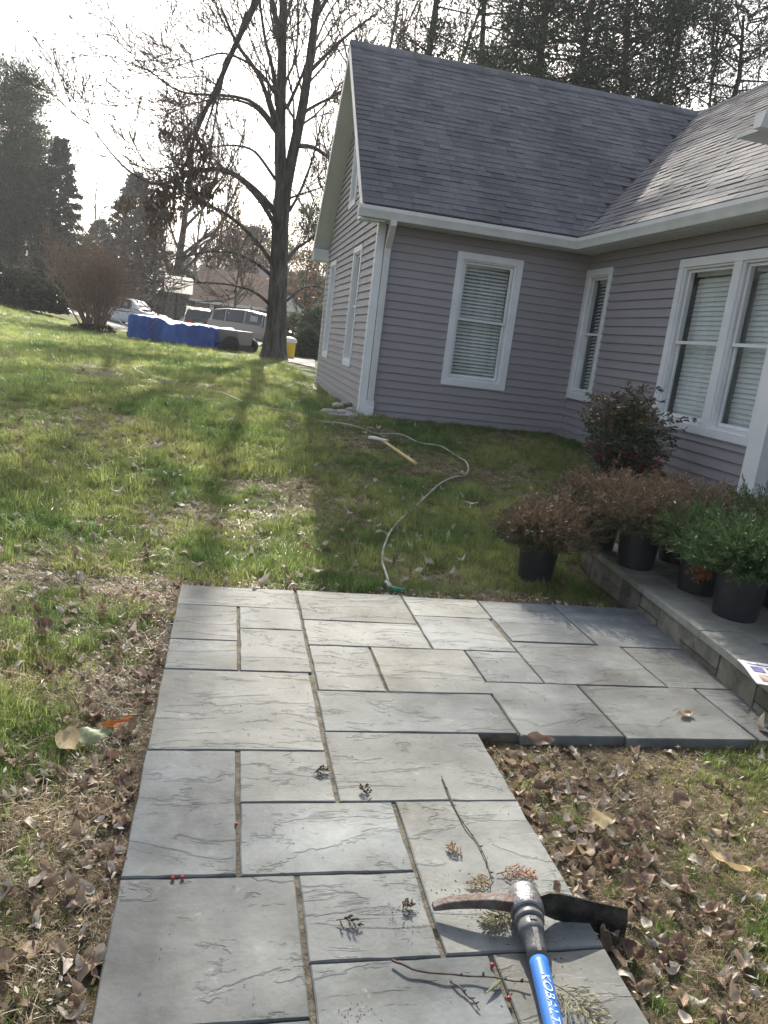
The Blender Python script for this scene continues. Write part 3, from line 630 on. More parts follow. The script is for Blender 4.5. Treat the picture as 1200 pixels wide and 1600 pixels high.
def limb(mb, pts, w0, w1, tips=None, sub=0, L_=1.5, n=7, depth=2, spread=.7, up=.1):
    pts = np.array(pts, float); m = len(pts); t = np.linspace(0, m-1, (m-1)*3+1)
    i = np.arange(m); P_ = np.stack([np.interp(t, i, pts[:, a]) for a in range(3)], 1)
    for _ in range(2): P_[1:-1] = (P_[:-2]+P_[1:-1]*2+P_[2:])/4
    R_ = np.linspace(w0, w1, len(P_))*LW; mb.tube(P_, R_, n, cap=False)
    if sub:
        for k in range(sub):
            j = random.randint(max(1, len(P_)//5), len(P_)-1); dd = P_[j]-P_[j-1]; dd /= np.linalg.norm(dd)+1e-9
            grow(SUBM, tips, P_[j], dd+rdir(1)[0]*spread, L_*random.uniform(.6, 1.1), max(.015, R_[j]*.26), depth, .6, up, 4, (3, 5), .24, .012)
# ---- the big bare tree, limbs at its own depth
TY = 27.2; LW = .72
bt_ = ghit(427, 562); base = np.array([bt_[0], TY, bt_[2]-.1])
big = empty('bare_tree', base, 'tall bare tree with broken limb hanging down, left of the grey house', 'tree')
tr = MB(); SUBM = MB(); tips = []
def A_(l, dy0=0, dy1=0):
    n = len(l); return [at(x, y, TY+dy0+(dy1-dy0)*i/max(1, n-1)) for i, (x, y) in enumerate(l)]
px2m = TY/1150.
tr.tube([base-[0, 0, .1], base+[0, 0, .15], base+[0, 0, .5], base+[0, 0, 1.1]]+A_([(433, 470), (436, 420), (438, 350), (443, 290)]), np.array([.78, .52, .43, .37, .325, .30, .285, .275]), 18, cap=False)
limb(tr, A_([(440, 305), (437, 230), (439, 150), (441, 80), (442, 0), (446, -120), (440, -240)], 0, .6), .30, .10, tips, 16, 2.4)
limb(tr, A_([(446, 300), (457, 240), (471, 180), (482, 110), (491, 40), (497, -20), (512, -130), (530, -230)], 0, -1.2), .27, .09, tips, 16, 2.4)
limb(tr, A_([(437, 60), (427, 10), (415, -50), (400, -110)], .2, 1), .14, .08, tips, 5, 2)
for l, a, b, w0, w1, s in (
    ([(432, 205), (420, 160), (410, 130), (395, 100), (372, 75), (358, 42), (345, 12)], .1, -.8, .11, .05, 6),
    ([(432, 165), (428, 110), (415, 70), (408, 20), (400, -40)], .1, 1.5, .10, .05, 6),
    ([(433, 205), (415, 175), (390, 155), (350, 148), (300, 148), (270, 140), (235, 110), (202, 98)], .0, -2, .09, .02, 12),
    ([(433, 210), (405, 170), (380, 158), (340, 152), (290, 165), (250, 185)], .0, 2.2, .08, .02, 9),
    ([(432, 150), (412, 118), (390, 98), (350, 80), (320, 90), (270, 105)], 0, 1.5, .08, .02, 9),
    ([(430, 332), (405, 302), (372, 275), (345, 263), (310, 266), (275, 282), (240, 292), (190, 262), (140, 195)], 0, -3, .16, .02, 18),
    ([(428, 348), (410, 318), (385, 288), (360, 270), (330, 262)], 0, -1.5, .12, .03, 8),
    ([(430, 280), (410, 250), (395, 232), (360, 225), (300, 235), (260, 250)], 0, 2, .08, .015, 12),
    ([(426, 412), (405, 380), (375, 350), (345, 328), (312, 318), (290, 306), (268, 285)], 0, -2.2, .12, .025, 12),
    ([(426, 432), (398, 408), (360, 392), (320, 393), (280, 402), (250, 410)], 0, 2.2, .10, .02, 12),
    ([(424, 478), (402, 457), (370, 446), (330, 441), (278, 440)], 0, -2.5, .09, .015, 9),
    ([(446, 410), (462, 388), (480, 378), (505, 358), (530, 350)], 0, 1.0, .10, .03, 9),
    ([(452, 330), (470, 300), (490, 245), (500, 200), (510, 150)], 0, 1.5, .08, .02, 9),
    ([(463, 228), (490, 228), (515, 248), (545, 272)], -.3, 1.5, .12, .05, 7),
    ([(468, 180), (500, 160), (530, 148), (560, 120)], -.4, -2, .08, .03, 9),
    ([(478, 118), (510, 85), (545, 52), (590, 20)], -.5, 1.5, .10, .04, 9),
    ([(448, 170), (462, 140), (480, 100), (486, 60)], 0, .5, .09, .05, 5),
    ([(452, 310), (480, 300), (512, 290)], 0, -1.5, .06, .02, 6),
    ([(448, 470), (470, 450), (490, 445), (515, 455)], 0, 1.5, .07, .02, 7),
    ([(493, 30), (520, -20), (560, -60)], -1, -2, .1, .05, 7)):
    limb(tr, A_(l, a, b), w0, w1, tips, s, 1.5)
# broken hanging limb with its dead leaves
limb(tr, A_([(415, -50), (395, 15), (378, 48), (362, 82), (345, 125), (325, 165), (300, 225), (285, 268)], .8, -1.5), .17, .03, tips, 4, .8, depth=1, up=-.3)
limb(tr, A_([(385, 20), (372, 60), (350, 110), (335, 160), (318, 210), (312, 250)], .6, -2.2), .09, .02, tips, 4, .8, depth=1, up=-.3)
limb(tr, A_([(372, 55), (340, 130), (305, 200), (280, 250), (262, 300)], .2, -1.4), .07, .02, tips, 3, .8, depth=1, up=-.3)
limb(tr, A_([(350, 115), (338, 170), (330, 230), (322, 280)], 0, -2), .05, .02, tips, 3, .8, depth=1, up=-.3)
limb(tr, A_([(362, 82), (348, 96), (345, 150), (300, 190), (255, 235)], 0, -1), .06, .02, tips, 3, .8, depth=1, up=-.3)
tr.build('trunk', M['bark'], big, smooth=True)
SUBM.build('branches', M['twig'], big, kind='stuff')
T_ = np.array([t[0] for t in tips]); k_ = np.arange(len(T_))[::2]; c = T_[k_]+RNG.normal(0, .10, (len(k_), 3))
MB().bulk(blades(c, rdir(len(c))*.6+np.array([0, 0, .2]), RNG.uniform(.10, .18, len(c)), .06), 4).build('seed_pods', M['deadleaf'], big, kind='stuff')
cl = []
for (x, y, rx, ry, n, dY) in ((275, 290, 16, 28, 260, -1.3), (300, 262, 16, 22, 240, -1.6), (318, 235, 12, 24, 170, -2), (255, 300, 18, 22, 240, -1), (238, 318, 14, 24, 200, -.8), (326, 298, 12, 22, 220, -2), (262, 330, 22, 24, 260, -1), (292, 205, 12, 16, 60, -1), (200, 312, 18, 10, 90, -1), (255, 200, 10, 14, 50, -1), (240, 355, 12, 14, 120, -1), (308, 300, 20, 14, 150, -1.8)):
    q = RNG.normal(0, .5, (n, 2)); cl += [at(x+a*rx*1.25, y+b*ry*1.15, TY+dY+RNG.normal(0, .5)) for a, b in q[:int(n*.62)]]
cl = np.array(cl); d = rdir(len(cl))*.5+np.array([0, 0, -.8])
MB().bulk(blades(cl, d, RNG.uniform(.14, .28, len(cl)), RNG.uniform(.06, .11, len(cl))), 4).build('hanging_dead_leaves', M['deadleaf'], big, kind='stuff')
# ---- other trees
def bare_tree(x, y, h, label, seed, group=None, r=None, depth=4, spread=.55, m='barkd', first=.28, leaf=None, lean=(0, 0)):
    random.seed(seed); b = np.array([x, y, float(gz(x, y))-.1]); t = empty('bare_tree', b, label, 'tree', group)
    r = r or h*.018; mb = MB(); tip = []; tk = MB()
    pts = [b+np.array([lean[0]*k, lean[1]*k, h*.62*k]) + RNG.normal(0, .06*k+1e-6, 3)*[1, 1, 0] for k in np.linspace(0, 1, 7)]
    tk.tube(pts, np.linspace(r*1.15, r*.5, 7), 9, cap=False)
    for k in range(9):
        tt = random.uniform(first, 1); q = b+np.array([lean[0]*tt, lean[1]*tt, h*.62*tt]); a = random.uniform(0, 6.28)
        grow(mb, tip, q, (math.cos(a)*.9, math.sin(a)*.9, .75), h*.30*random.uniform(.6, 1), r*.38, depth-1, spread, .18, 4, (2, 3), .2, .012)
    grow(mb, tip, pts[-1], (0, 0, 1), h*.3, r*.5, depth-1, .5, .3, 4, (3, 4), .15, .012)
    tk.build('trunk', M[m], t, smooth=True); mb.build('branches', M[m], t, kind='stuff')
    if leaf:
        c = np.array([q[0] for q in tip]); c = np.repeat(c, leaf[1], 0)+RNG.normal(0, .35, (len(c)*leaf[1], 3))
        MB().bulk(blades(c, rdir(len(c)), RNG.uniform(.12, .24, len(c)), .1), 4).build('leaves', M[leaf[0]], t, kind='stuff')
    return t
def needles(c, R, n, L_, w, up=.3, down=0):
    # clumps: c (k,3) centres with radius R, n blades each
    k = len(c); i = np.repeat(np.arange(k), n); d = rdir(k*n); p = c[i]+d*R*RNG.random((k*n, 1))**.5*np.array([1, 1, .55])
    dd = d*.8+np.array([0, 0, up]); dd /= np.linalg.norm(dd, axis=1)[:, None]
    return blades(p, dd, RNG.uniform(.6, 1.2, k*n)*L_, w)
def pine(x, y, h, label, seed, group=None, bare=.35, width=.22, clumps=260, R=.55, n=26, L_=.32, w=.05, m='pine', r=None, lean=0):
    clumps = int(clumps*1.7); n = int(n*2.0); R *= .9; L_ *= .85; w *= .85
    random.seed(seed); b = np.array([x, y, float(gz(x, y))-.1]); t = empty('pine_tree', b, label, 'tree', group); r = r or h*.016
    tk = MB(); pts = [b+np.array([lean*k, 0, h*k])+RNG.normal(0, .1, 3)*[1, 1, 0] for k in np.linspace(0, .97, 8)]; tk.tube(pts, np.linspace(r*1.2, r*.2, 8), 9, cap=False)
    lb = MB(); C_ = []
    while len(C_) < clumps:
        k = random.uniform(bare, 1)**.9; prof = math.sin(math.pi*min(1, (1-k)/(1-bare)*.80+.12))**.8
        Rr = h*width*prof*random.uniform(.35, 1.1); a = random.uniform(0, 6.28); s = b+np.array([lean*k, 0, h*k*.98])
        e = s+np.array([math.cos(a)*Rr, math.sin(a)*Rr, random.uniform(.0, .16)*h*.6])
        mid = (s+e)/2+[0, 0, -.03*Rr]; lb.tube([s, mid, e], [r*.16, r*.10, .010], 4, cap=False)
        for q in range(random.randint(3, 6)):
            f = random.uniform(.45, 1.05); C_.append(s+(e-s)*f+RNG.normal(0, .35, 3)*R)
    tk.build('trunk', M['barkd'], t, smooth=True); lb.build('limbs', M['barkd'], t, kind='stuff')
    MB().bulk(needles(np.array(C_), R, n, L_, w), 4).build('crown', M[m], t, kind='stuff'); return t
def conifer(x, y, h, wd, label, seed, group=None, n=15000, m='spruce', L_=.32, w=.07, name='conifer_tree', droop=-.15, skirt=.03):
    random.seed(seed); b = np.array([x, y, float(gz(x, y))-.1]); t = empty(name, b, label, 'tree', group)
    tk = MB(); tk.tube([b, b+[0, 0, h*.5], b+[0, 0, h*.96]], [h*.02, h*.012, .02], 7, cap=False); tk.build('trunk', M['barkd'], t)
    lb = MB(); V = []
    nb = int(h*11)
    for i in range(nb):
        k = skirt+(1-skirt)*(i/nb)**.95; a = i*2.4+random.uniform(-.4, .4); Rr = wd*(1-k)**.8*random.uniform(.75, 1.08)+.1; s = b+np.array([0, 0, h*k])
        d = np.array([math.cos(a), math.sin(a), droop+random.uniform(0, .35)*k]); e = s+d*Rr; lb.tube([s, e], [.03, .008], 3, cap=False)
        q = int(n/nb*(.35+Rr/wd)); f = RNG.random(q)**.6; c = s+(e-s)*f[:, None]+RNG.normal(0, 1, (q, 3))*np.array([.16, .16, .08])*(.4+.5*Rr/wd)*(wd/2.4)**.5
        dd = d+rdir(q)*.8; dd /= np.linalg.norm(dd, axis=1)[:, None]; V.append(blades(c, dd, RNG.uniform(.5, 1.1, q)*L_, w))
    lb.build('limbs', M['barkd'], t, kind='stuff'); MB().bulk(np.vstack(V), 4).build('crown', M[m], t, kind='stuff'); return t
def P2(px, Y):                         # ground x at depth Y under a pixel column, near the horizon
    return at(px, 483+(px-200)*.125, Y)[0]
pine(P2(14, 58), 58, 13.6, 'tall pine with open crown at the far left of the lawn', 11, bare=.16, width=.27, clumps=520, R=.85, n=30, L_=.42, w=.075)
conifer(P2(90, 56), 56, 10.6, 2.5, 'dense tall narrow evergreen beside the far left pine', 12, n=26000, L_=.4, w=.085)
conifer(P2(46, 62), 62, 11.0, 4.2, 'broad dark evergreen under the tall far left pine', 13, n=20000, L_=.4, w=.10)
conifer(P2(205, 78), 78, 12.8, 4.6, 'broad dark spruce behind the parked cars', 14, n=22000, L_=.5, w=.12, droop=.25)
conifer(P2(152, 84), 84, 8.5, 4.0, 'lower rounded evergreen left of the broad spruce', 15, n=15000, L_=.5, w=.14)
conifer(P2(322, 66), 66, 5.2, 2.2, 'small dark evergreen behind the basketball pole', 16, n=9000, L_=.4, w=.10)
bare_tree(P2(262, 56), 56, 13, 'bare tree with thick leaning trunk behind the basketball backboard', 21, r=.34, lean=(.9, 0))
bare_tree(P2(222, 62), 62, 9.5, 'small many branched bare tree behind the white car', 22)
bare_tree(P2(182, 70), 70, 9, 'bare tree rising behind the brown bush', 23)
bare_tree(P2(335, 72), 72, 12, 'bare tree between the spruce and the far brown roofed house', 24)
bare_tree(P2(352, 84), 84, 12, 'thin bare tree behind the far brown roofed house', 28)
bare_tree(P2(385, 92), 92, 14, 'bare tree over the roof of the far brown house', 29)
bare_tree(P2(300, 88), 88, 13, 'bare tree far behind the backboard', 31)
bare_tree(P2(365, 48), 48, 6.2, 'small tree with reddish leaves above the silver minivan', 25, r=.09, leaf=('rusttree', 2), depth=3)
bare_tree(P2(472, 46), 46, 5.5, 'small tree with rust coloured leaves beside the gable', 26, r=.09, leaf=('rusttree', 4), depth=3)
pine(P2(478, 60), 60, 9.5, 'pale green pine behind the grey roofed house', 27, bare=.2, width=.34, clumps=150, R=.8, n=26, L_=.4, w=.07, m='greygreen')
pine(P2(385, 78), 78, 9.5, 'reddish green tree behind the far brown house', 33, bare=.15, width=.36, clumps=170, R=.9, n=22, L_=.4, w=.12, m='spruce')
# behind the grey house
HG = 'pines rising behind the grey house roof'
for i, (px, Y, h, b_, wd, lb_) in enumerate(((668, 33, 20, .50, .20, 'pine with forked limbs behind the left end of the roof ridge'), (745, 36, 20, .42, .22, 'pine standing second from the left behind the roof ridge'), (835, 31, 19, .40, .24, 'dense pine behind the middle of the roof ridge'),
    (905, 34, 20, .35, .24, 'thick dark pine just right of the middle of the ridge'), (975, 29, 17, .35, .26, 'dark pine left of the roof valley'), (1050, 33, 18.5, .35, .24, 'pine behind the top of the roof valley'), (1150, 30, 15.5, .35, .26, 'pine above the right hand roof slope'))):
    c = at(px, 120, Y); pine(c[0], Y, h, lb_, 40+i, HG, bare=b_, width=wd, clumps=[150, 230, 330, 430, 330, 220, 220][i], R=.68, n=24, L_=.34, w=.05, r=.26)
for i, (px, Y, h, lb_) in enumerate(((600, 38, 17, 'bare tree behind the left end of the ridge'), (700, 42, 20, 'bare tree between two pines behind the ridge'), (790, 40, 19, 'slim bare tree behind the middle pines'), (1010, 38, 18, 'bare tree behind the roof valley'), (1120, 36, 18, 'bare tree near the right edge above the roof'), (560, 46, 15, 'bare tree between the big tree and the gable peak'))):
    c = at(px, 120, Y); bare_tree(c[0], Y, h, lb_, 60+i, r=.20, depth=4)
# ---- hedge, bushes and shrubs
def leafball(name, c, rad, n, m, label, cat='shrub', L_=.09, w=.05, group=None, core=True, flat=1.0, pw=3.2, leafname='foliage'):
    b = np.array([c[0], c[1], float(gz(c[0], c[1]))]); t = empty(name, b, label, cat, group)
    d = rdir(n); d[:, 2] = np.abs(d[:, 2]); rr = 1/(np.abs(d[:, :1])**pw+np.abs(d[:, 1:2])**pw+np.abs(d[:, 2:])**pw)**(1/pw)
    bumpy = .88+.16*vnoise(d[:, 0]*3+d[:, 2]*2, d[:, 1]*3, 1.7, 5)[:, None]
    p = b+d*rr*np.array(rad)*bumpy*(RNG.uniform(.78, 1.0, (n, 1)))
    dd = d+rdir(n)*.8; dd /= np.linalg.norm(dd, axis=1)[:, None]
    st_ = MB(); st_.tube([b-[0, 0, .1], b+[0, 0, rad[2]*.6]], [rad[0]*.08, .02], 6); 
    for k in range(8):
        a = k*.785; st_.tube([b, b+np.array([math.cos(a)*rad[0]*.6, math.sin(a)*rad[1]*.6, rad[2]*.6])], [.03, .01], 4)
    st_.build('stems', M['barkd'], t, kind='stuff')
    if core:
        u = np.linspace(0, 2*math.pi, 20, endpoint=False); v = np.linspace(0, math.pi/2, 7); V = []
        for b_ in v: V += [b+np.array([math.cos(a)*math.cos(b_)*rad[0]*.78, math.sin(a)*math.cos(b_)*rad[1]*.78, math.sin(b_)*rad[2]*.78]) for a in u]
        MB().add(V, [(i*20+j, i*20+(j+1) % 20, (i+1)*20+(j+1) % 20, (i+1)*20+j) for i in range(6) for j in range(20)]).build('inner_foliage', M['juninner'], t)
    MB().bulk(blades(p, dd, RNG.uniform(.7, 1.3, n)*L_, w), 4).build(leafname, M[m], t, kind='stuff'); return t
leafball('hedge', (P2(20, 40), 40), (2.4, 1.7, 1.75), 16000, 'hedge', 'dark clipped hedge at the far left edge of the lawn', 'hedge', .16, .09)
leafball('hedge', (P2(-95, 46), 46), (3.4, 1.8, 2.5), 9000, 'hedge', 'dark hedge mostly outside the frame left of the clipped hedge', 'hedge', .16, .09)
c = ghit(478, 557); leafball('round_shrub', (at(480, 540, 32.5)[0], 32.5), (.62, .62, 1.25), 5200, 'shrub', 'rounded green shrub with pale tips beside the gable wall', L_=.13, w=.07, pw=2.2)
leafball('evergreen_bush', (at(468, 500, 41)[0], 41), (1.7, 1.2, 1.9), 5500, 'greygreen', 'loose grey green bush before the grey roofed house', L_=.2, w=.1, core=False)
leafball('evergreen_bush', (at(499, 500, 39)[0], 39), (1.1, 1.0, 2.3), 4500, 'greygreen', 'taller loose bush against the gable wall behind the round shrub', L_=.2, w=.1, core=False)
leafball('evergreen_bush', (at(238, 480, 74)[0], 74), (5, 2, 1.7), 5000, 'hedge', 'low dark bushes behind the white car', L_=.35, w=.2)
leafball('evergreen_bush', (at(305, 480, 76)[0], 76), (4, 2, 3.4), 6000, 'hedge', 'dark bushes behind the two dark cars', L_=.35, w=.2)
# far tree belt closing the horizon, each tree its own
for i, px in enumerate(list(range(-130, 560, 46))):
    Y = 118+((i*37) % 23); h = 9+((i*29) % 5)
    if i % 2: conifer(P2(px, Y), Y, h, 5.2, ['dark evergreen of the far tree belt', 'far evergreen behind the street'][i % 2], 80+i, 'trees of the far belt along the horizon', n=7000, L_=.8, w=.25)
    else: bare_tree(P2(px, Y), Y, h+3, 'grey bare tree of the far tree belt', 80+i, 'trees of the far belt along the horizon', depth=4, r=.35)
# brown ornamental bush on the lawn
random.seed(5); bc = ghit(145, 519); BY = 34.5; b = np.array([at(145, 519, BY)[0], BY, float(gz(at(145, 519, BY)[0], BY))])
bush = empty('bare_bush', b, 'wide leafless brown bush with many upright stems on the lawn', 'bush')
sb_ = MB(); tb = MB(); tip = []
for k in range(46):
    a = random.uniform(0, 6.28); sp = random.uniform(.1, .85); o = b+np.array([math.cos(a)*.5*sp, math.sin(a)*.5*sp, 0]); d = np.array([math.cos(a)*sp*.75, math.sin(a)*sp*.75, 1.0]); ln = random.uniform(1.6, 2.5)
    pts = [o+d*ln*t+np.array([math.cos(a), math.sin(a), 0])*.4*sp*t*t+RNG.normal(0, .04, 3) for t in np.linspace(0, 1, 6)]
    sb_.tube(pts, np.linspace(.035, .015, 6), 5, cap=False)
    for q in range(4):
        i = random.randint(2, 5); grow(tb, tip, pts[i], d/np.linalg.norm(d)+rdir(1)[0]*.9, random.uniform(.6, 1.1), .012, 2, .7, .2, 3, (2, 4), .2, .007)
sb_.build('stems', M['bush'], bush); tb.build('twigs', M['bush'], bush, kind='stuff')
c = np.array([q[0] for q in tip]); c = np.repeat(c, 2, 0)+RNG.normal(0, .06, (len(c)*2, 3)); MB().bulk(blades(c, rdir(len(c)), .09, .035), 4).build('dry_leaves', M['bush'], bush, kind='stuff')
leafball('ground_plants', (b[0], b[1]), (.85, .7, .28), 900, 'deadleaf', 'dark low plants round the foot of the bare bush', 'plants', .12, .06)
# ================================================================ STREET SIDE THINGS
M['white'] = mat('car_white', (.72, .73, .75), .25, spec=.6); M['dark'] = mat('car_dark', (.05, .055, .065), .25, spec=.6); M['silver'] = mat('car_silver', (.36, .33, .30), .32, metal=.4, spec=.6)
M['tyre'] = mat('tyre', (.02, .02, .02), .85); M['rim'] = mat('rim', (.35, .35, .36), .35, metal=.8); M['red'] = mat('tail_light', (.35, .02, .02), .2, spec=.6); M['lamp'] = mat('head_light', (.6, .62, .65), .1, spec=.8)
M['tarp'] = mat('blue_tarp', (.016, .07, .30), .6, (.03, .105, .42), 2.5, 4, spec=.5, bump=.5, bscale=14)
M['brick'] = mat('far_brick', (.19, .12, .10), .9, (.26, .17, .14), 3, 3); M['broof'] = mat('brown_roof', (.17, .11, .085), .9, (.23, .155, .12), 2, 4); M['groof'] = mat('grey_roof', (.12, .12, .125), .9, (.17, .17, .17), 2, 4)
M['yellow'] = mat('yellow_bin', (.72, .50, .03), .5, (.8, .58, .06), 3, 3); M['metal'] = mat('dark_metal', (.05, .05, .055), .5, metal=.5); M['board'] = mat('backboard', (.80, .78, .77), .5, (.86, .84, .83), 2, 3, trans=.6)
def car(name, loc, rz, st, paint, label, hw=.88, wheels=(.82, -.82), wr=.33, tail=True, cat='car', win=(2, 6)):
    # st: stations (x, z_bottom, z_belt, z_roof, half roof width)
    r = empty(name, loc, label, cat, None, rz, local=True); n = len(st); V = []
    for i, (x, zb, zl, zt, rw) in enumerate(st):
        k = hw*(1-.10*(abs(x)/2.4)**4)
        V += [(x, k*.90, zb), (x, k, zb+.12), (x, k*1.01, (zb+zl)/2+.05), (x, k*.97, zl), (x, min(rw, k*.96), zt-.03 if zt > zl+.1 else zl+.005), (x, min(rw, k*.96)*.8, zt if zt > zl+.1 else zl+.02)]
    W_ = 6; body = MB(); allv = np.array(V); mir = allv*[1, -1, 1]; body.v = [allv, mir]; body.n = len(allv)*2; N_ = len(allv)
    win_mb = {}
    for i in range(n-1):
        for j in range(5):
            q = (i*W_+j, (i+1)*W_+j, (i+1)*W_+j+1, i*W_+j+1)
            if j == 3 and win[0] <= i < win[1]: continue
            body.f.append(q); body.f.append(tuple(a+N_ for a in q[::-1]))
        q = (i*W_+5, (i+1)*W_+5, (i+1)*W_+5+N_, i*W_+5+N_)
        if not (i in (win[0]-1, win[1])): body.f.append(q)
    for e, i in ((0, 0), (1, n-1)): body.f.append(tuple(i*W_+j for j in range(6))+tuple(i*W_+j+N_ for j in range(5, -1, -1)))
    body.m = [0]*len(body.f); body.build('body', paint, r, smooth=False, bevel=.05)
    for sgn in (1, -1):
        for i in range(win[0], win[1]):
            a = [np.array(V[i*W_+3]), np.array(V[(i+1)*W_+3]), np.array(V[(i+1)*W_+4]), np.array(V[i*W_+4])]; c = sum(a)/4
            q = [c+(p-c)*.93 for p in a]; q = [(p[0], p[1]*sgn, p[2]) for p in q]
            MB().prism(q, (0, .012*sgn, 0)).build('window', M['carglass'], r)
            MB().prism([(p[0], p[1]*sgn, p[2]) for p in a], (0, -.02*sgn, 0)).build('door_frame', paint, r)
    for i in (win[0]-1, win[1]):
        a = [np.array(V[i*W_+5]), np.array(V[(i+1)*W_+5]), np.array(V[(i+1)*W_+5])*[1, -1, 1], np.array(V[i*W_+5])*[1, -1, 1]]
        MB().prism(a, (0, 0, -.015)).build('windscreen', M['carglass'], r)
    for wx in wheels:
        for sgn in (1, -1):
            y = sgn*(hw-.10); t = MB(); an = np.linspace(0, 2*math.pi, 20, endpoint=False)
            ring = lambda R, yy: [(wx*1.6+R*math.cos(a), yy, wr+R*math.sin(a)) for a in an]
            pf = [(wr*.62, y-.11*sgn), (wr*.97, y-.11*sgn), (wr, y-.08*sgn), (wr, y+.08*sgn), (wr*.97, y+.11*sgn), (wr*.62, y+.11*sgn)]
            Vv = sum([ring(R, yy) for R, yy in pf], []); t.add(Vv, [(i*20+j, i*20+(j+1) % 20, (i+1)*20+(j+1) % 20, (i+1)*20+j) for i in range(5) for j in range(20)])
            wo = t.build('wheel', M['tyre'], r); d = MB(); d.add(ring(wr*.62, y+.09*sgn)+ring(wr*.15, y+.11*sgn), [(j, (j+1) % 20, 20+(j+1) % 20, 20+j) for j in range(20)]+[tuple(range(20, 40))]); d.build('rim', M['rim'], wo)
    x0, x1 = st[0][0], st[-1][0]; zl = st[0][2]; zf = st[-1][2]
    for s in (1, -1):
        MB().box((x0-.02, s*hw*.62-.18, zl-.22), (x0+.06, s*hw*.62+.18, zl-.02)).build('tail_light', M['red'], r, bevel=.01)
        MB().box((x1-.06, s*hw*.62-.18, zf-.14), (x1+.02, s*hw*.62+.18, zf+.0)).build('headlight', M['lamp'], r, bevel=.01)
        MB().box((.55, s*hw*1.0-.0 if s > 0 else -hw-.14, .98), (.70, s*hw+.14 if s > 0 else -hw, 1.10)).build('mirror', paint, r, bevel=.02)
    MB().box((x0-.03, -.26, zl-.26), (x0-.012, .26, zl-.14)).build('number_plate', M['white'], r); MB().box((x1-.02, -.5, .38), (x1+.015, .5, .56)).build('grille', M['dark'], r)
    MB().box((x0-.06, -hw*.86, .30), (x0+.1, hw*.86, .48)).build('bumper', paint, r, bevel=.03)
    return r
SUV = [(-2.25, .35, .95, .95, .6), (-2.2, .22, 1.02, 1.02, .62), (-2.0, .2, 1.03, 1.50, .62), (-1.4, .2, 1.02, 1.64, .66), (-.4, .2, 1.0, 1.68, .68), (.35, .2, .98, 1.60, .66), (.95, .2, .97, 1.10, .7), (1.1, .2, .97, .97, .75), (1.9, .2, .88, .88, .7), (2.2, .25, .72, .72, .6)]
VAN = [(-2.5, .35, 1.0, 1.0, .6), (-2.45, .22, 1.05, 1.05, .62), (-2.25, .2, 1.06, 1.62, .64), (-1.5, .2, 1.04, 1.74, .68), (-.4, .2, 1.02, 1.78, .70), (.6, .2, 1.0, 1.66, .68), (1.45, .2, 1.0, 1.12, .7), (1.6, .2, .99, .99, .75), (2.2, .2, .88, .88, .7), (2.45, .25, .7, .7, .6)]
def cloc(px, py, Y): x = at(px, py, Y)[0]; return (x, Y, float(gz(x, Y))+.03)
car('parked_car', cloc(207, 505, 52), math.radians(-28), SUV, M['white'], 'white compact suv parked on the driveway behind the brown bush', wheels=(.86, -.86))
car('parked_car', cloc(304, 520, 49), math.radians(98), SUV, M['dark'], 'dark hatchback seen from behind with red tail lights beyond the tarp')
car('parked_car', cloc(334, 508, 60), math.radians(150), SUV, M['dark'], 'second dark car standing behind the hatchback')
car('parked_minivan', cloc(398, 543, 43), math.radians(-22), VAN, M['silver'], 'silver minivan parked behind the tarp and the big tree', cat='minivan')
car('parked_car', cloc(403, 548, 33.6), math.radians(-15), [(a, b, c*.86, d*.78 if d > c else d*.86, e) for a, b, c, d, e in SUV], M['white'], 'pale car half hidden by the trunk of the big tree') if False else None
# tarp covered trailer
p0 = ghit(217, 531); p1 = ghit(352, 548); TP0 = np.array([at(219, 531, 31.5)[0], 31.5]); TP1 = np.array([at(353, 549, 29.8)[0], 29.8])
ax = (TP1-TP0); TLn = np.linalg.norm(ax); ax /= TLn; nr = np.array([-ax[1], ax[0]]); TZ = float(gz(*((TP0+TP1)/2)))
tarp = empty('covered_trailer', (*((TP0+TP1)/2), TZ), 'long low trailer load wrapped in a crumpled blue tarp', 'trailer')
nu, nv = 90, 34; V = []; U_ = np.linspace(0, 1, nu); S_ = np.linspace(0, 1, nv)
for u in U_:
    e = min(1, min(u, 1-u)*14+.55); hh = (.92-.16*u+.05*math.sin(u*9)+.03*math.sin(u*23))*min(1, .86+e*.14)
    for s in S_:
        a = s*2-1; wdt = .95; yy = wdt*np.sign(a)*min(1, abs(a)*1.7); zz = hh*(1 if abs(a) < .58 else 1-(abs(a)-.58)/.42*.93)
        nz_ = (vnoise(u*13, s*4, 1, 1)-.5)*.26+(vnoise(u*40, s*9, 1, 2)-.5)*.12
        sag = -.06*math.sin(u*math.pi*5)**2*(1 if abs(a) < .58 else .3)
        pxy = TP0+ax*(u*TLn)+nr*(yy*(1+.1*nz_)+.0)+(nr*nz_*np.sign(a) if abs(a) > .5 else 0)
        V.append((pxy[0], pxy[1], TZ+.05+zz+nz_*.28*(1 if abs(a) < .9 else 0)+sag))
MB().add(V, [(i*nv+j, (i+1)*nv+j, (i+1)*nv+j+1, i*nv+j+1) for i in range(nu-1) for j in range(nv-1)]+[tuple(range(nv)), tuple((nu-1)*nv+j for j in range(nv-1, -1, -1))]).build('tarp', M['tarp'], tarp, smooth=True)
def TPt(u, v, z): q = TP0+ax*u*TLn+nr*v; return (q[0], q[1], TZ+z)
fr2 = MB()
fr2.add([TPt(u, v, z) for z in (.10, .28) for u, v in ((.03, -.8), (1.22, -.8), (1.22, .8), (.03, .8))], [(0, 3, 2, 1), (4, 5, 6, 7), (0, 1, 5, 4), (1, 2, 6, 5), (2, 3, 7, 6), (3, 0, 4, 7)]); fr2.build('trailer_bed', M['metal'], tarp)
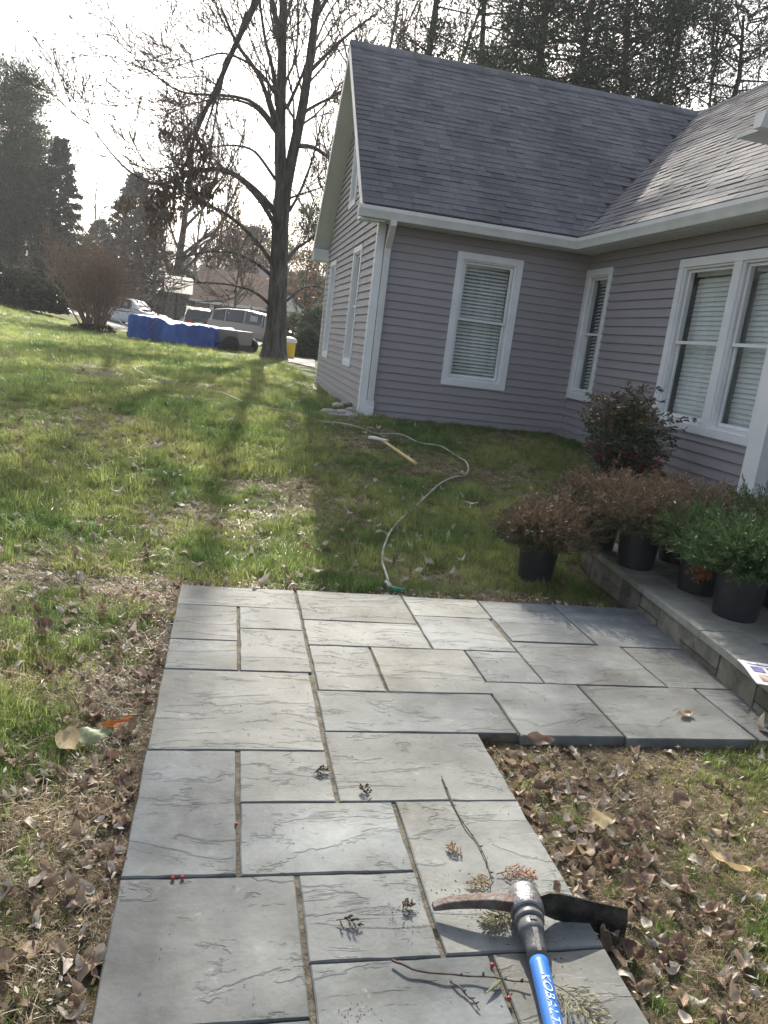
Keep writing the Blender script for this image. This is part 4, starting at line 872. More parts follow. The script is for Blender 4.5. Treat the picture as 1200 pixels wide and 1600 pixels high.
bt2 = MB(); bt2.add([TPt(u, v, z) for z, k in ((.30, .9), (.70, 1), (.82, .96)) for u, v in ((.93, -.7*k), (1.21, -.6*k), (1.21, .6*k), (.93, .7*k))], [(0, 3, 2, 1), (8, 9, 10, 11)]+[(4*i+j, 4*i+(j+1) % 4, 4*i+4+(j+1) % 4, 4*i+4+j) for i in (0, 1) for j in range(4)])
bt2.build('load_end', mat('pale_load', (.20, .21, .20), .6), tarp, bevel=.03)
for v in (-.78, .78):
    for u in (1.16,):
        c = np.array(TPt(u, v, .3)); t = MB(); pts = [c+np.array([nr[0], nr[1], 0])*q for q in (-.09, .09)]; t.tube(pts, [.30, .30], 18); t.build('wheel', M['tyre'], tarp)
# hand cart at its left end
c0 = np.array(cloc(211, 529, 31.3)); cart = empty('hand_cart', c0, 'small two wheeled hand cart with white handle left of the tarp', 'cart')
for q in (-.18, .28):
    t = MB(); t.tube([c0+[q, 0, .15], c0+[q, .06, .15]], [.15, .15], 16); w_o = t.build('wheel', M['tyre'], cart)
    MB().tube([c0+[q, -.01, .15], c0+[q, .0, .15]], [.08, .08], 12).build('hub', M['board'], w_o)
hd = MB(); hd.tube([c0+[0, .03, .2], c0+[-.35, 0, .42], c0+[-.85, .0, .75]], [.022]*3, 6); hd.tube([c0+[-.85, -.2, .75], c0+[-.85, .25, .75]], [.02]*2, 6); hd.build('handle', M['trim'], cart)
MB().box(c0+[-.2, -.0, .14], c0+[.3, .06, .34]).build('cart_frame', M['metal'], cart)
# basketball hoop
hx = at(272, 505, 38); hz = float(gz(hx[0], 38)); hp = empty('basketball_hoop', (hx[0], 38, hz), 'basketball backboard on a dark pole behind the blue tarp', 'basketball hoop')
q = at(278, 452, 38); MB().tube([(hx[0], 38, hz), (hx[0]+.05, 38, hz+1.6), (q[0], 38, q[2])], [.06]*3, 10).build('pole', M['metal'], hp)
bc_ = at(279.5, 445, 37.85); a_ = math.radians(12)
def bb(u, d, z): return (bc_[0]+u*math.cos(a_), bc_[1]+d+u*math.sin(a_), bc_[2]+z)
bo = MB().box((-.68, 0, -.40), (.68, .03, .40), bb).build('backboard', M['board'], hp)
ln = MB(); 
for x0, z0, x1, z1 in ((-.68, -.40, .68, -.37), (-.68, .37, .68, .40), (-.68, -.37, -.65, .37), (.65, -.37, .68, .37)): ln.box((x0, -.01, z0), (x1, 0, z1), bb)
ln.build('backboard_edge', M['metal'], bo)
ln = MB()
for x0, z0, x1, z1 in ((-.27, -.20, -.24, .25), (.24, -.20, .27, .25), (-.24, .22, .24, .25)): ln.box((x0, -.008, z0), (x1, 0, z1), bb)
ln.build('target_square', mat('faded_line', (.25, .24, .24), .6), bo)
an = np.linspace(0, 2*math.pi, 19); MB().tube([bb(.22*math.cos(a), -.30+.22*math.sin(a), -.22) for a in an], [.012]*19, 5, cap=False).build('rim', mat('hoop_red', (.35, .08, .03), .5), hp)
# yellow bin
bq = at(450, 556, 30.5); bz = float(gz(bq[0], 30.5)); bn = empty('waste_bin', (bq[0], 30.5, bz), 'yellow bin with domed white lid right of the big tree', 'bin')
MB().lathe([(.21, 0), (.24, .05), (.27, .60), (.28, .62)], (bq[0], 30.5, bz), 18).build('body', M['yellow'], bn, smooth=True)
MB().lathe([(.30, .60), (.31, .66), (.27, .74), (.16, .80), (.02, .82)], (bq[0], 30.5, bz), 18).build('lid', M['trim'], bn, smooth=True)
# far houses
def far_house(name, loc, rz, w, d, wh, rh, wall_m, roof_m, label, garage=None, porch=None, wins=()):
    r = empty(name, loc, label, 'house', None, rz, local=True)
    MB().box((-w/2, -d/2, -.3), (w/2, d/2, wh)).build('wall', wall_m, r)
    o = .4; rf = MB().prism([(-w/2-o, -d/2-o, wh-.05), (-w/2-o, 0, wh+rh), (-w/2-o, d/2+o, wh-.05)], (w+2*o, 0, 0)).build('roof', roof_m, r)
    MB().box((-w/2-o, -d/2-o-.05, wh-.22), (w/2+o, -d/2-o+.01, wh-.03)).build('fascia', M['trim'], r)
    for x0, x1, z0, z1, m in wins:
        wn_ = MB().box((x0-.1, -d/2-.06, z0-.1), (x1+.1, -d/2-.003, z1+.1)).build('window_frame', M['trim'], r); MB().box((x0, -d/2-.08, z0), (x1, -d/2-.061, z1)).build('pane', m, wn_)
    if garage:
        x0, x1, z1 = garage; g_ = MB().box((x0, -d/2-.05, -.3), (x1, -d/2-.01, z1)).build('garage_door', mat('garage_door', (.04, .055, .06), .6), r)
        for k in range(3): MB().box((x0+.1, -d/2-.065, .25+k*.55), (x1-.1, -d/2-.051, .28+k*.55)).build('door_groove', M['metal'], g_)
        for x in (x0-.32, x1+.02): MB().box((x, -d/2-.09, -.3), (x+.30, -d/2-.006, z1+.12)).build('door_jamb', M['trim'], r)
    if porch:
        x0, x1, hh = porch; MB().prism([(x0, -d/2-2.2, wh-.1), (x1, -d/2-2.2, wh-.1), ((x0+x1)/2, -d/2-2.2, wh+hh)], (0, 2.1, 0)).build('porch_gable', M['trim'], r)
        MB().prism([(x0-.35, -d/2-2.4, wh-.15), ((x0+x1)/2, -d/2-2.4, wh+hh+.25), (x1+.35, -d/2-2.4, wh-.15), (x1+.35, -d/2-2.4, wh+.0), ((x0+x1)/2, -d/2-2.4, wh+hh+.45), (x0-.35, -d/2-2.4, wh+.0)], (0, 2.8, 0)).build('porch_roof', M['groof'], r)
        for x in (x0+.1, x1-.3): MB().box((x, -d/2-2.1, -.3), (x+.2, -d/2-1.9, wh-.1)).build('porch_post', M['trim'], r)
    return r
def hl(px, Y): x = P2(px, Y); return (x, Y, float(gz(x, Y)))
far_house('brown_roofed_house', hl(392, 64), math.radians(-4), 8.0, 8, 2.4, 2.6, M['brick'], M['broof'], 'far house with brown roof, dark garage door and white gabled porch', garage=(-2.6, .4, 2.0), porch=(1.6, 4.2, 1.0), wins=((2.2, 2.8, .3, 2.0, M['dark']),))
far_house('grey_roofed_house', hl(468, 66), math.radians(8), 7.0, 8, 3.0, 2.6, mat('far_siding', (.17, .18, .20), .7), M['groof'], 'far grey sided house with pale eaves seen between tree and gable', wins=((-1.5, -.6, 1.2, 2.2, M['dark']), (1.0, 1.9, 1.2, 2.2, M['dark'])))
# flag by the porch
fp = at(396, 500, 56); fl = empty('flag', (fp[0], 56, fp[2]-.6), 'small striped flag hanging on a slanted pole near the minivan', 'flag')
MB().tube([fp+[-.1, 0, -.6], fp+[-.35, 0, 1.0]], [.025]*2, 6).build('flag_pole', M['trim'], fl)
fm = [mat('flag_red', (.45, .05, .06), .8), mat('flag_white', (.7, .7, .7), .8), mat('flag_blue', (.04, .05, .16), .8)]
nf = MB(); n = 13
def FP(u, v): return fp+np.array([-.30+u*.85+v*.15, .08*math.sin(u*6), .95-u*.95-v*.75])
for i in range(12):
    for j in range(n):
        nf.mi = (2 if (i < 5 and j < 7) else (0 if j % 2 == 0 else 1)); nf.add([FP(i/12, j/n), FP((i+1)/12, j/n), FP((i+1)/12, (j+1)/n), FP(i/12, (j+1)/n)], [(0, 1, 2, 3)])
nf.build('flag_cloth', fm, fl)
# utility stakes and house side bits
# cobbles at the downspout
CM = MB(); u = np.linspace(0, 2*math.pi, 9, endpoint=False)
def pebble():
    mb = MB(); V = [(0, 0, -.5)]
    for b_ in (-.9, -.3, .3, .9): V += [(math.cos(a)*math.cos(b_)*random.uniform(.85, 1.1), math.sin(a)*math.cos(b_)*random.uniform(.85, 1.1), math.sin(b_)*.62) for a in u]
    V.append((0, 0, .6)); f = [(0, 1+(j+1) % 9, 1+j) for j in range(9)]+[(1+i*9+j, 1+i*9+(j+1) % 9, 1+(i+1)*9+(j+1) % 9, 1+(i+1)*9+j) for i in range(3) for j in range(9)]+[(28+j, 28+(j+1) % 9, 37) for j in range(9)]
    return mb.add(V, f).data('cobble', M['cobble'], smooth=True)
pbs = [pebble() for _ in range(4)]
cs = [(515, 646, .11, 'lower left'), (527, 641, .10, ''), (537, 648, .12, ''), (541, 638, .09, ''), (549, 643, .10, ''), (522, 651, .08, ''), (553, 651, .08, ''), (532, 652, .07, ''), (546, 652, .09, ''), (558, 646, .07, '')]
for i, (px, py, s, _) in enumerate(cs):
    x, y, z = ghit(px, py+2); inst('cobble', pbs[i % 4], None, Matrix.Translation((x, y, z+.03+(.05 if i in (1, 3) else 0))) @ Matrix.Rotation(i*1.3, 4, 'Z') @ Matrix.Diagonal((s*1.2, s*.85, s*.75, 1)), label='grey rounded cobble in the pile by the downspout foot', category='stone', group='cobbles piled at the downspout', kind=None) if False else tag(inst('cobble', pbs[i % 4], None, Matrix.Translation((x, y, z+.03+(.05 if i in (1, 3) else 0))) @ Matrix.Rotation(i*1.3, 4, 'Z') @ Matrix.Diagonal((s*1.2, s*.85, s*.75, 1))), 'grey rounded cobble in the pile by the downspout foot', 'stone', 'cobbles piled at the downspout')
# ================================================================ HOSE, AXE ON THE LAWN
M['hose'] = mat('garden_hose', (.30, .29, .23), .5, (.46, .45, .38), 9, 6, spec=.4); M['hosegreen'] = mat('hose_fitting', (.02, .16, .10), .4)
hpx = [(607, 922), (602, 905), (597, 885), (598, 862), (608, 840), (630, 812), (655, 788), (685, 763), (710, 750), (727, 746), (732, 738), (728, 728), (722, 720), (705, 710), (688, 703), (665, 697), (650, 692), (630, 685), (612, 682), (590, 680), (562, 673), (540, 668), (500, 660), (470, 652), (440, 646), (410, 640), (385, 632), (355, 622), (325, 612), (290, 604), (262, 598), (235, 590), (215, 582), (209, 577), (225, 575), (262, 574), (300, 573), (340, 573), (385, 575), (420, 577), (455, 579)]
hw_ = np.array([ghit(*p) for p in hpx]); t = np.arange(len(hw_)); tt = np.linspace(0, len(hw_)-1, 320)
hp_ = np.stack([np.interp(tt, t, hw_[:, i]) for i in range(3)], 1)
for _ in range(4): hp_[1:-1] = (hp_[:-2]+hp_[1:-1]*2+hp_[2:])/4
hp_[:, 2] = gz(hp_[:, 0], hp_[:, 1])+.028+.014*np.sin(tt*1.9)
hose = empty('garden_hose', hp_[0], 'pale garden hose winding across the lawn from the path edge', 'hose')
MB().tube(hp_, [.0092]*len(hp_), 8).build('hose_tube', M['hose'], hose, smooth=True)
cf = hp_[0]; MB().tube([cf+[-.005, .06, .0], cf+[0, 0, .0], cf+[.004, -.03, -.008]], [.017, .019, .015], 12).build('coupling', M['rim'], hose)
MB().tube([cf+[.0, -.02, -.01], cf+[.03, -.045, -.012], cf+[.085, -.05, -.014]], [.020, .024, .018], 12).build('fitting', M['hosegreen'], hose)
a0 = np.array(ghit(597, 702)); a1 = np.array(ghit(650, 733)); a0[2] += .09; a1[2] += .05
axe = empty('axe', a0, 'long yellow handled axe lying in the grass near the hose', 'axe')
MB().tube([a0+(a1-a0)*q for q in np.linspace(0, 1, 9)], [.017, .016, .015, .015, .015, .016, .017, .019, .02], 10).build('handle', mat('yellow_wood', (.55, .42, .16), .5, (.65, .52, .22), 8, 3), axe, smooth=True)
dv = np.array(ghit(582, 697))-a0; dv[2] = 0; dv /= np.linalg.norm(dv); sd = np.array([-dv[1], dv[0], 0]); c = a0
MB().prism([c-dv*.05+sd*.035, c-dv*.05-sd*.035, c+dv*.05-sd*.03, c+dv*.17-sd*.075, c+dv*.185, c+dv*.16+sd*.06, c+dv*.05+sd*.03], (0, 0, .022)).build('head', mat('worn_steel', (.62, .60, .55), .45, (.72, .70, .66), 6, 3), axe, bevel=.005)
# ================================================================ POTS
def spray_pts(o, d, L_, n, curve):     # a feathery juniper spray
    out = []; t = np.linspace(.1, 1, n)
    for k in t:
        p = o+d*L_*k+curve*k*k; out.append(p)
    return np.array(out)
def juniper(name, loc, label, mats, seed, R=.36, hgt=.34, pr_=.13, ph=.26, n=520, tilt=0, one=(0, 0), group='potted junipers standing on the porch step'):
    random.seed(seed); rng = np.random.default_rng(seed); loc = np.array(loc, float)
    r = empty(name, loc, label, 'potted plant', group)
    pot = MB().lathe([(pr_*.86, 0), (pr_*.88, .012), (pr_*1.0, ph-.03), (pr_*1.06, ph-.03), (pr_*1.07, ph), (pr_*1.0, ph), (pr_*.97, ph-.04)], loc, 32).build('pot', M['pot'], r, smooth=False)
    MB().lathe([(pr_*.97, 0), (.01, .02)], loc+[0, 0, ph-.05], 16).build('soil', M['potsoil'], pot)
    top = loc+np.array([0, 0, ph-.03]); stm = MB(); groups = [[] for _ in mats]
    for k in range(n):
        a = rng.uniform(0, 6.283); e = rng.uniform(0, 1)**.7; el = math.radians(rng.uniform(12, 85)*(1-e*.75)+6)
        ln = (R if e > .3 else hgt)*rng.uniform(.55, 1.12)*(1+.25*one[0]*math.cos(a)+.25*one[1]*math.sin(a))
        d = np.array([math.cos(a)*math.cos(el), math.sin(a)*math.cos(el), math.sin(el)*.95]); cv = np.array([0, 0, -.10*ln*e])
        if k < 42: stm.tube([top, top+d*ln*.5, top+d*ln*.9+cv], [.006, .004, .002], 4, cap=False)
        s0 = rng.uniform(.22, .75); o = top+d*ln*s0; m_ = rng.integers(7, 11); p = spray_pts(o, d, ln*(1.05-s0), m_, cv*.6)
        dd = np.repeat(d[None], m_*3, 0)+rng.normal(0, .55, (m_*3, 3)); dd /= np.linalg.norm(dd, axis=1)[:, None]
        b_ = blades(np.repeat(p, 3, 0), dd, rng.uniform(.022, .05, m_*3), rng.uniform(.0045, .009, m_*3))
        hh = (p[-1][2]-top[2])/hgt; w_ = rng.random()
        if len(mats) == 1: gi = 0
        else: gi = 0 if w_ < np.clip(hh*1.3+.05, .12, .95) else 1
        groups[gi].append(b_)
    stm.build('stems', M['twig'], r, kind='stuff')
    for m_, gq in zip(mats, groups):
        if gq: MB().bulk(np.vstack(gq), 4).build('foliage', M[m_], r, kind='stuff')
    return r
PZ = .17
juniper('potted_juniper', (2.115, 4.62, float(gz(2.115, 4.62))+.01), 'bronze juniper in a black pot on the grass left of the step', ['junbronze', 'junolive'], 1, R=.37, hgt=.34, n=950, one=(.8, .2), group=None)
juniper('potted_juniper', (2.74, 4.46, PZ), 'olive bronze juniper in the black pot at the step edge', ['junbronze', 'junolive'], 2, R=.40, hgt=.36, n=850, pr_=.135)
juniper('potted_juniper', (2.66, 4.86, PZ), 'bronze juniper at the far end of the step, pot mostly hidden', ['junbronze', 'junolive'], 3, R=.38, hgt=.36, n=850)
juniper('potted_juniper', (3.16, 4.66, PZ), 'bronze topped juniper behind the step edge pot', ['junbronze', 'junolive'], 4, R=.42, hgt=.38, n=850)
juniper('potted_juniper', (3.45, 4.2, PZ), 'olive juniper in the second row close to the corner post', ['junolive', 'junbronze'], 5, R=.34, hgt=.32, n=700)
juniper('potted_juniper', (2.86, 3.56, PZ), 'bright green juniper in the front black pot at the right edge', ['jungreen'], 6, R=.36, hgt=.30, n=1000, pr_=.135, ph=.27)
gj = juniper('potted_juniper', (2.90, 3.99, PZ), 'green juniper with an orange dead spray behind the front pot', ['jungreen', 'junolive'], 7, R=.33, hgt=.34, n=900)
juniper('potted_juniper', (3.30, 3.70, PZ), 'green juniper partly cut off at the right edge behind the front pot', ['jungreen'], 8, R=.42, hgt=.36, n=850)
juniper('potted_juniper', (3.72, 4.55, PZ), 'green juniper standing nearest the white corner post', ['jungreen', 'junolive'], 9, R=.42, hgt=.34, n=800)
V = []
for k in range(7):
    o = np.array([2.86, 3.86, PZ+.22]); d = np.array([-.75+random.uniform(-.4, .4), -.45+random.uniform(-.3, .3), -.1+random.uniform(-.35, .3)]); d /= np.linalg.norm(d)
    p = spray_pts(o, d, .17, 12, np.array([0, 0, -.03])); dd = np.repeat(d[None], 48, 0)+RNG.normal(0, .5, (48, 3)); dd /= np.linalg.norm(dd, axis=1)[:, None]; V.append(blades(np.repeat(p, 4, 0), dd, .035, .009))
o_ = MB().bulk(np.vstack(V), 4).build('dead_spray', M['rustspray'], gj, kind='stuff')
# nandina by the wall
def leafy(name, loc, label, mats, n, R, h, seed, L_=.055, w=.017, stems=14, cat='shrub'):
    rng = np.random.default_rng(seed); random.seed(seed); loc = np.array(loc, float); r = empty(name, loc, label, cat); s_ = MB(); gr = [[] for _ in mats]
    for k in range(stems):
        a = rng.uniform(0, 6.28); sp = rng.uniform(.1, 1)*R; hh = h*rng.uniform(.55, 1)*(1-.35*sp/R); e = loc+np.array([math.cos(a)*sp*.8, math.sin(a)*sp*.8, hh]); mid = loc+(e-loc)*.5+[0, 0, .05]
        s_.tube([loc+np.array([math.cos(a), math.sin(a), 0])*.05, mid, e], [.008, .006, .003], 5, cap=False)
        for q in range(n//stems//9):
            f = rng.uniform(.22, 1.05); o = loc+(e-loc)*f; aa = rng.uniform(0, 6.28); d = np.array([math.cos(aa), math.sin(aa), rng.uniform(-.1, .6)]); ln = rng.uniform(.10, .24); s_.tube([o, o+d*ln], [.002, .001], 3, cap=False)
            for c_ in range(9):
                p = o+d*ln*rng.uniform(.35, 1); dd = d+rdir(1)[0]*.8+np.array([0, 0, -.15]); dd /= np.linalg.norm(dd); z_ = (p[2]-loc[2])/h; gi = mats_pick(z_, p-loc, rng); gr[gi].append(blades(p[None], dd[None], L_*rng.uniform(.7, 1.25), w))
    s_.build('stems', M['twig'], r, kind='stuff')
    for m_, g_ in zip(mats, gr):
        if g_: MB().bulk(np.vstack(g_), 4).build('leaves', M[m_], r, kind='stuff')
    return r
def mats_pick(z, v, rng):
    if z > .55: return 0 if rng.random() < .8 else 1
    if z > .40: return 0 if rng.random() < .3 else 1
    return 2 if rng.random() < .25 else 1
nx_, ny_, nz2 = 3.86, 6.95, float(gz(3.86, 6.95))
leafy('nandina_shrub', (nx_, ny_, nz2), 'bronze topped shrub with dark red lower leaves by the inner wall', ['nanleaf', 'nandark', 'nanred'], 17000, .60, 1.12, 3, stems=44)
mats_pick = lambda z, v, rng: 0
leafy('young_shrub', (4.15, 5.45, float(gz(4.15, 5.45))), 'small brown leafed shrub just left of the corner post', ['junbronze'], 700, .16, .62, 4, L_=.045, w=.012, stems=8, cat='shrub')
leafy('green_seedling', (4.36, 5.62, .2), 'small green plant at the foot of the corner post', ['nandark'], 500, .16, .36, 6, L_=.05, w=.014, stems=7, cat='plant')
# magazine on the step
mz = [onp for onp in [(2.405, 2.905), (2.72, 2.86), (2.66, 2.60), (2.33, 2.66)]]
mag = empty('magazine', (2.5, 2.75, .174), 'printed leaflet with small pictures lying on the step edge', 'leaflet')
pg = MB(); n = 8; V = []
for i in range(n+1):
    for j in range(n+1):
        u, v = i/n, j/n; q = (1-u)*(1-v)*np.array(mz[0])+u*(1-v)*np.array(mz[1])+u*v*np.array(mz[2])+(1-u)*v*np.array(mz[3]); V.append((q[0], q[1], .177+.014*(1-u)**2+.004*math.sin(v*5)))
V += [(a, b, c-.003) for a, b, c in V]; N_ = (n+1)**2
pg.add(V, [(i*(n+1)+j, (i+1)*(n+1)+j, (i+1)*(n+1)+j+1, i*(n+1)+j+1) for i in range(n) for j in range(n)]+[(N_+i*(n+1)+j, N_+i*(n+1)+j+1, N_+(i+1)*(n+1)+j+1, N_+(i+1)*(n+1)+j) for i in range(n) for j in range(n)]); pg.build('pages', mat('paper', (.72, .70, .70), .45, (.78, .76, .77), 4, 2), mag)
def MP(u, v, dz): q = (1-u)*(1-v)*np.array(mz[0])+u*(1-v)*np.array(mz[1])+u*v*np.array(mz[2])+(1-u)*v*np.array(mz[3]); return (q[0], q[1], .1785+.014*(1-u)**2+.004*math.sin(v*5)+dz)
for k, (u0_, v0_, u1_, v1_, c) in enumerate(((.10, .30, .28, .50, (.12, .12, .25)), (.34, .28, .52, .52, (.10, .11, .22)), (.12, .62, .40, .86, (.30, .22, .20)), (.56, .30, .85, .50, (.20, .15, .2)), (.5, .62, .85, .80, (.15, .13, .3)), (.10, .10, .8, .18, (.35, .35, .55)))):
    MB().add([MP(u0_, v0_, .001), MP(u1_, v0_, .001), MP(u1_, v1_, .001), MP(u0_, v1_, .001)], [(0, 1, 2, 3)]).build('printed_picture', mat('print', c, .5, tuple(min(1, q*2.4) for q in c), 25, 3), mag)
# ================================================================ MATTOCK
M['iron'] = mat('forged_iron', (.16, .16, .17), .42, (.26, .26, .27), 30, 6, metal=.55, bump=.5, bscale=70, spec=.5)
M['rust'] = mat('rusty_iron', (.085, .05, .035), .65, (.17, .155, .15), 26, 6, metal=.3, bump=.6, bscale=90)
M['blade'] = mat('blackened_blade', (.012, .012, .012), .5, (.06, .054, .042), 22, 7, bump=.6, bscale=60, lo=.48, hi=.72)
M['sleeve'] = mat('grey_sleeve', (.07, .075, .08), .4, (.13, .135, .14), 14, 5, spec=.5, bump=.2, bscale=80)
M['blue'] = mat('blue_fibreglass', (.035, .16, .52), .28, (.05, .20, .60), 9, 4, spec=.6)
M['print'] = mat('pale_print', (.55, .64, .75), .5)
hc = np.array([.852, 1.572, .052]); he = np.array([.700, .78, .024]); ax_h = he-hc; LH = np.linalg.norm(ax_h); ax_h /= LH
mt = empty('mattock', hc, 'blue handled mattock with worn steel head lying on the stone path', 'mattock')
def along(s): return hc+ax_h*s
def oval(mb, prof, n=28, fx=1.0, fz=1.0):
    X_ = np.cross(ax_h, [0, 0, 1]); X_ /= np.linalg.norm(X_); Z_ = np.cross(X_, ax_h); V = []
    for s, r in prof: V += [along(s)+X_*math.cos(a)*r*fx+Z_*math.sin(a)*r*fz for a in np.linspace(0, 2*math.pi, n, endpoint=False)]
    k = len(prof); mb.add(V, [(i*n+j, i*n+(j+1) % n, (i+1)*n+(j+1) % n, (i+1)*n+j) for i in range(k-1) for j in range(n)]+[tuple(range(n-1, -1, -1)), tuple((k-1)*n+j for j in range(n))]); return mb
hd_ = oval(MB(), [(-.052, .020), (-.050, .034), (-.042, .0405), (-.02, .044), (.01, .045), (.028, .044), (.034, .041)], 32).build('head_eye', M['iron'], mt, smooth=True)
oval(MB(), [(.034, .040), (.036, .036), (.046, .036), (.048, .0385), (.056, .0385), (.060, .036)], 32).build('collar_ring', M['sleeve'], mt, smooth=True)
oval(MB(), [(.058, .0345), (.085, .0325), (.094, .0315), (.096, .029), (.145, .0245), (.175, .0235)], 28, 1, .95).build('sleeve', M['sleeve'], mt, smooth=True)
oval(MB(), [(.174, .0230), (.19, .0228), (.35, .0215), (.60, .0195), (.76, .021), (.80, .024), (.81, .018)], 28, 1, .95).build('handle', M['blue'], mt, smooth=True)
# embossed bits of the sleeve
Xh = np.cross(ax_h, [0, 0, 1]); Xh /= np.linalg.norm(Xh); Zh = np.cross(Xh, ax_h)
up_v = Zh
def on_h(s, a, r): return along(s)+(Xh*math.sin(a)+up_v*math.cos(a))*r     # a from the top of the handle
sg = MB()
for a0_, a1_, s0, s1, r in ((-.28, .28, .068, .080, .0352), (-.24, .24, .100, .168, .0300)):
    sg.add([on_h(s0, a0_, r), on_h(s0, a1_, r), on_h(s1, a1_*.9, r*(.84 if s1 > .1 else .97)), on_h(s1, a0_*.9, r*(.84 if s1 > .1 else .97)), on_h(s0, a0_, r-.006), on_h(s0, a1_, r-.006), on_h(s1, a1_, r*.84-.006), on_h(s1, a0_, r*.84-.006)], [(0, 1, 2, 3), (4, 5, 1, 0), (5, 6, 2, 1), (6, 7, 3, 2), (7, 4, 0, 3)])
sg.build('sleeve_boss', M['sleeve'], mt, bevel=.001)
# lettering, read along the handle from the head end
tc_ = bpy.data.curves.new('lettering', 'FONT'); tc_.body = 'KOBALT'; tc_.size = .030; tc_.extrude = .0003; tc_.align_x = 'LEFT'; tc_.align_y = 'CENTER'; tc_.shear = .3
to = bpy.data.objects.new('lettering_src', tc_); COL.objects.link(to); bpy.context.view_layer.update()
tm = bpy.data.meshes.new_from_object(to.evaluated_get(bpy.context.evaluated_depsgraph_get())); bpy.data.objects.remove(to)
vv = np.array([v.co[:] for v in tm.vertices]); wtx = vv[:, 0].max()
for v in tm.vertices:
    s = .225+v.co.x/wtx*.135; a = (v.co.y)/.0222*.9; r_h = np.interp(s, [.19, .35, .6], [.0228, .0215, .0195])*.975+.0009+v.co.z*.5
    p = along(s)+Xh*math.sin(-a)*r_h*1.02+up_v*math.cos(a)*r_h-hc; v.co = p
tm.materials.append(M['print']); lo_ = bpy.data.objects.new('lettering', tm); COL.objects.link(lo_); lo_.parent = mt
# pick arm: square bar, slightly arched, towards the left
def bar(mb, pts, wd, ht, nrm=None):
    V = []
    for p, a, b in zip(pts, wd, ht): p = np.array(p); V += [p+[0, -a, -b], p+[0, a, -b*.9], p+[0, a*.9, b], p+[0, -a*.9, b]]
    n = len(pts); mb.add(V, [(4*i+j, 4*i+(j+1) % 4, 4*i+4+(j+1) % 4, 4*i+4+j) for i in range(n-1) for j in range(4)]+[(3, 2, 1, 0), tuple(4*(n-1)+j for j in range(4))]); return mb
bar(MB(), [(.83, 1.572, .058), (.80, 1.577, .060), (.755, 1.587, .059), (.70, 1.598, .051), (.655, 1.606, .041), (.628, 1.609, .033), (.612, 1.611, .027)], [.022, .018, .016, .015, .014, .013, .012], [.018, .0155, .014, .013, .011, .009, .006]).build('pick_arm', M['rust'], mt, bevel=.003)
# adze blade: broad, seen on its face, right end hangs over the slab edge
top = [(.874, .066), (.888, .082), (.91, .0905), (.94, .088), (.99, .076), (1.05, .060), (1.10, .050), (1.140, .042)]
bot = [(.874, .052), (.888, .038), (.91, .022), (.94, .008), (.99, -.004), (1.055, -.030), (1.10, -.047), (1.146, -.064)]
V = []; k = len(top)
for i, ((xa, za), (xb, zb_)) in enumerate(zip(top, bot)):
    yy = 1.575-.018*(i/7)**2; th_ = .006*(1-i/9)
    for t_ in np.linspace(0, 1, 5):
        x = xa+(xb-xa)*t_; z = za+(zb_-za)*t_; c_ = -.006*math.sin(t_*math.pi); V += [(x, yy-th_+c_, z), (x, yy+th_*.6+c_, z)]
f = []
for i in range(k-1):
    for j in range(4):
        a = i*10+j*2; b_ = a+10; f += [(a, b_, b_+2, a+2), (a+1, a+3, b_+3, b_+1)]
    f += [(i*10, i*10+1, i*10+11, i*10+10), (i*10+8, i*10+18, i*10+19, i*10+9)]
f += [(0, 2, 4, 6, 8, 9, 7, 5, 3, 1), tuple((k-1)*10+q for q in (0, 1, 3, 5, 7, 9, 8, 6, 4, 2))]
MB().add(V, f).build('adze_blade', M['blade'], mt, smooth=False)
# ================================================================ TWIGS, SPRIGS, BERRIES ON THE STONE
def onz(px, py, z=0.): d = ray(px, py); t = (z-H)/d[2]; return np.array([d[0]*t, d[1]*t, z])
M['twigd'] = mat('dark_twig', (.05, .035, .03), .8, (.12, .09, .075), 30, 4)
def twig(label, pts, r, lift=.006):
    P_ = np.array([onz(*p) for p in pts]); n = 5*len(P_); t = np.linspace(0, len(P_)-1, n); i = np.arange(len(P_)); Q = np.stack([np.interp(t, i, P_[:, a]) for a in range(3)], 1)
    Q[:, 2] = lift+.004*np.sin(t*2.2)**2; e = empty('twig', Q[0], label, 'twig'); mb = MB(); mb.tube(Q, np.linspace(r, r*.5, n), 6); mb.build('stem', M['twigd'], e)
    kn = MB()
    for q in range(3, n-2, 4): kn.tube([Q[q], Q[q]+RNG.normal(0, .004, 3)+[0, 0, .004]], [r*1.2, r*.5], 5)
    kn.build('buds', M['twigd'], e, kind='stuff')
twig('long thin twig lying on the path above the mattock', [(690, 1216), (705, 1255), (725, 1293), (745, 1318), (760, 1350), (768, 1376)], .0028)
twig('reddish twig running under the blue mattock handle', [(612, 1507), (640, 1521), (690, 1530), (740, 1532), (790, 1538), (825, 1543)], .0034, .012)
twig('short dark twig with a bud left of the blue handle', [(703, 1537), (722, 1552), (738, 1568), (749, 1582)], .0026)
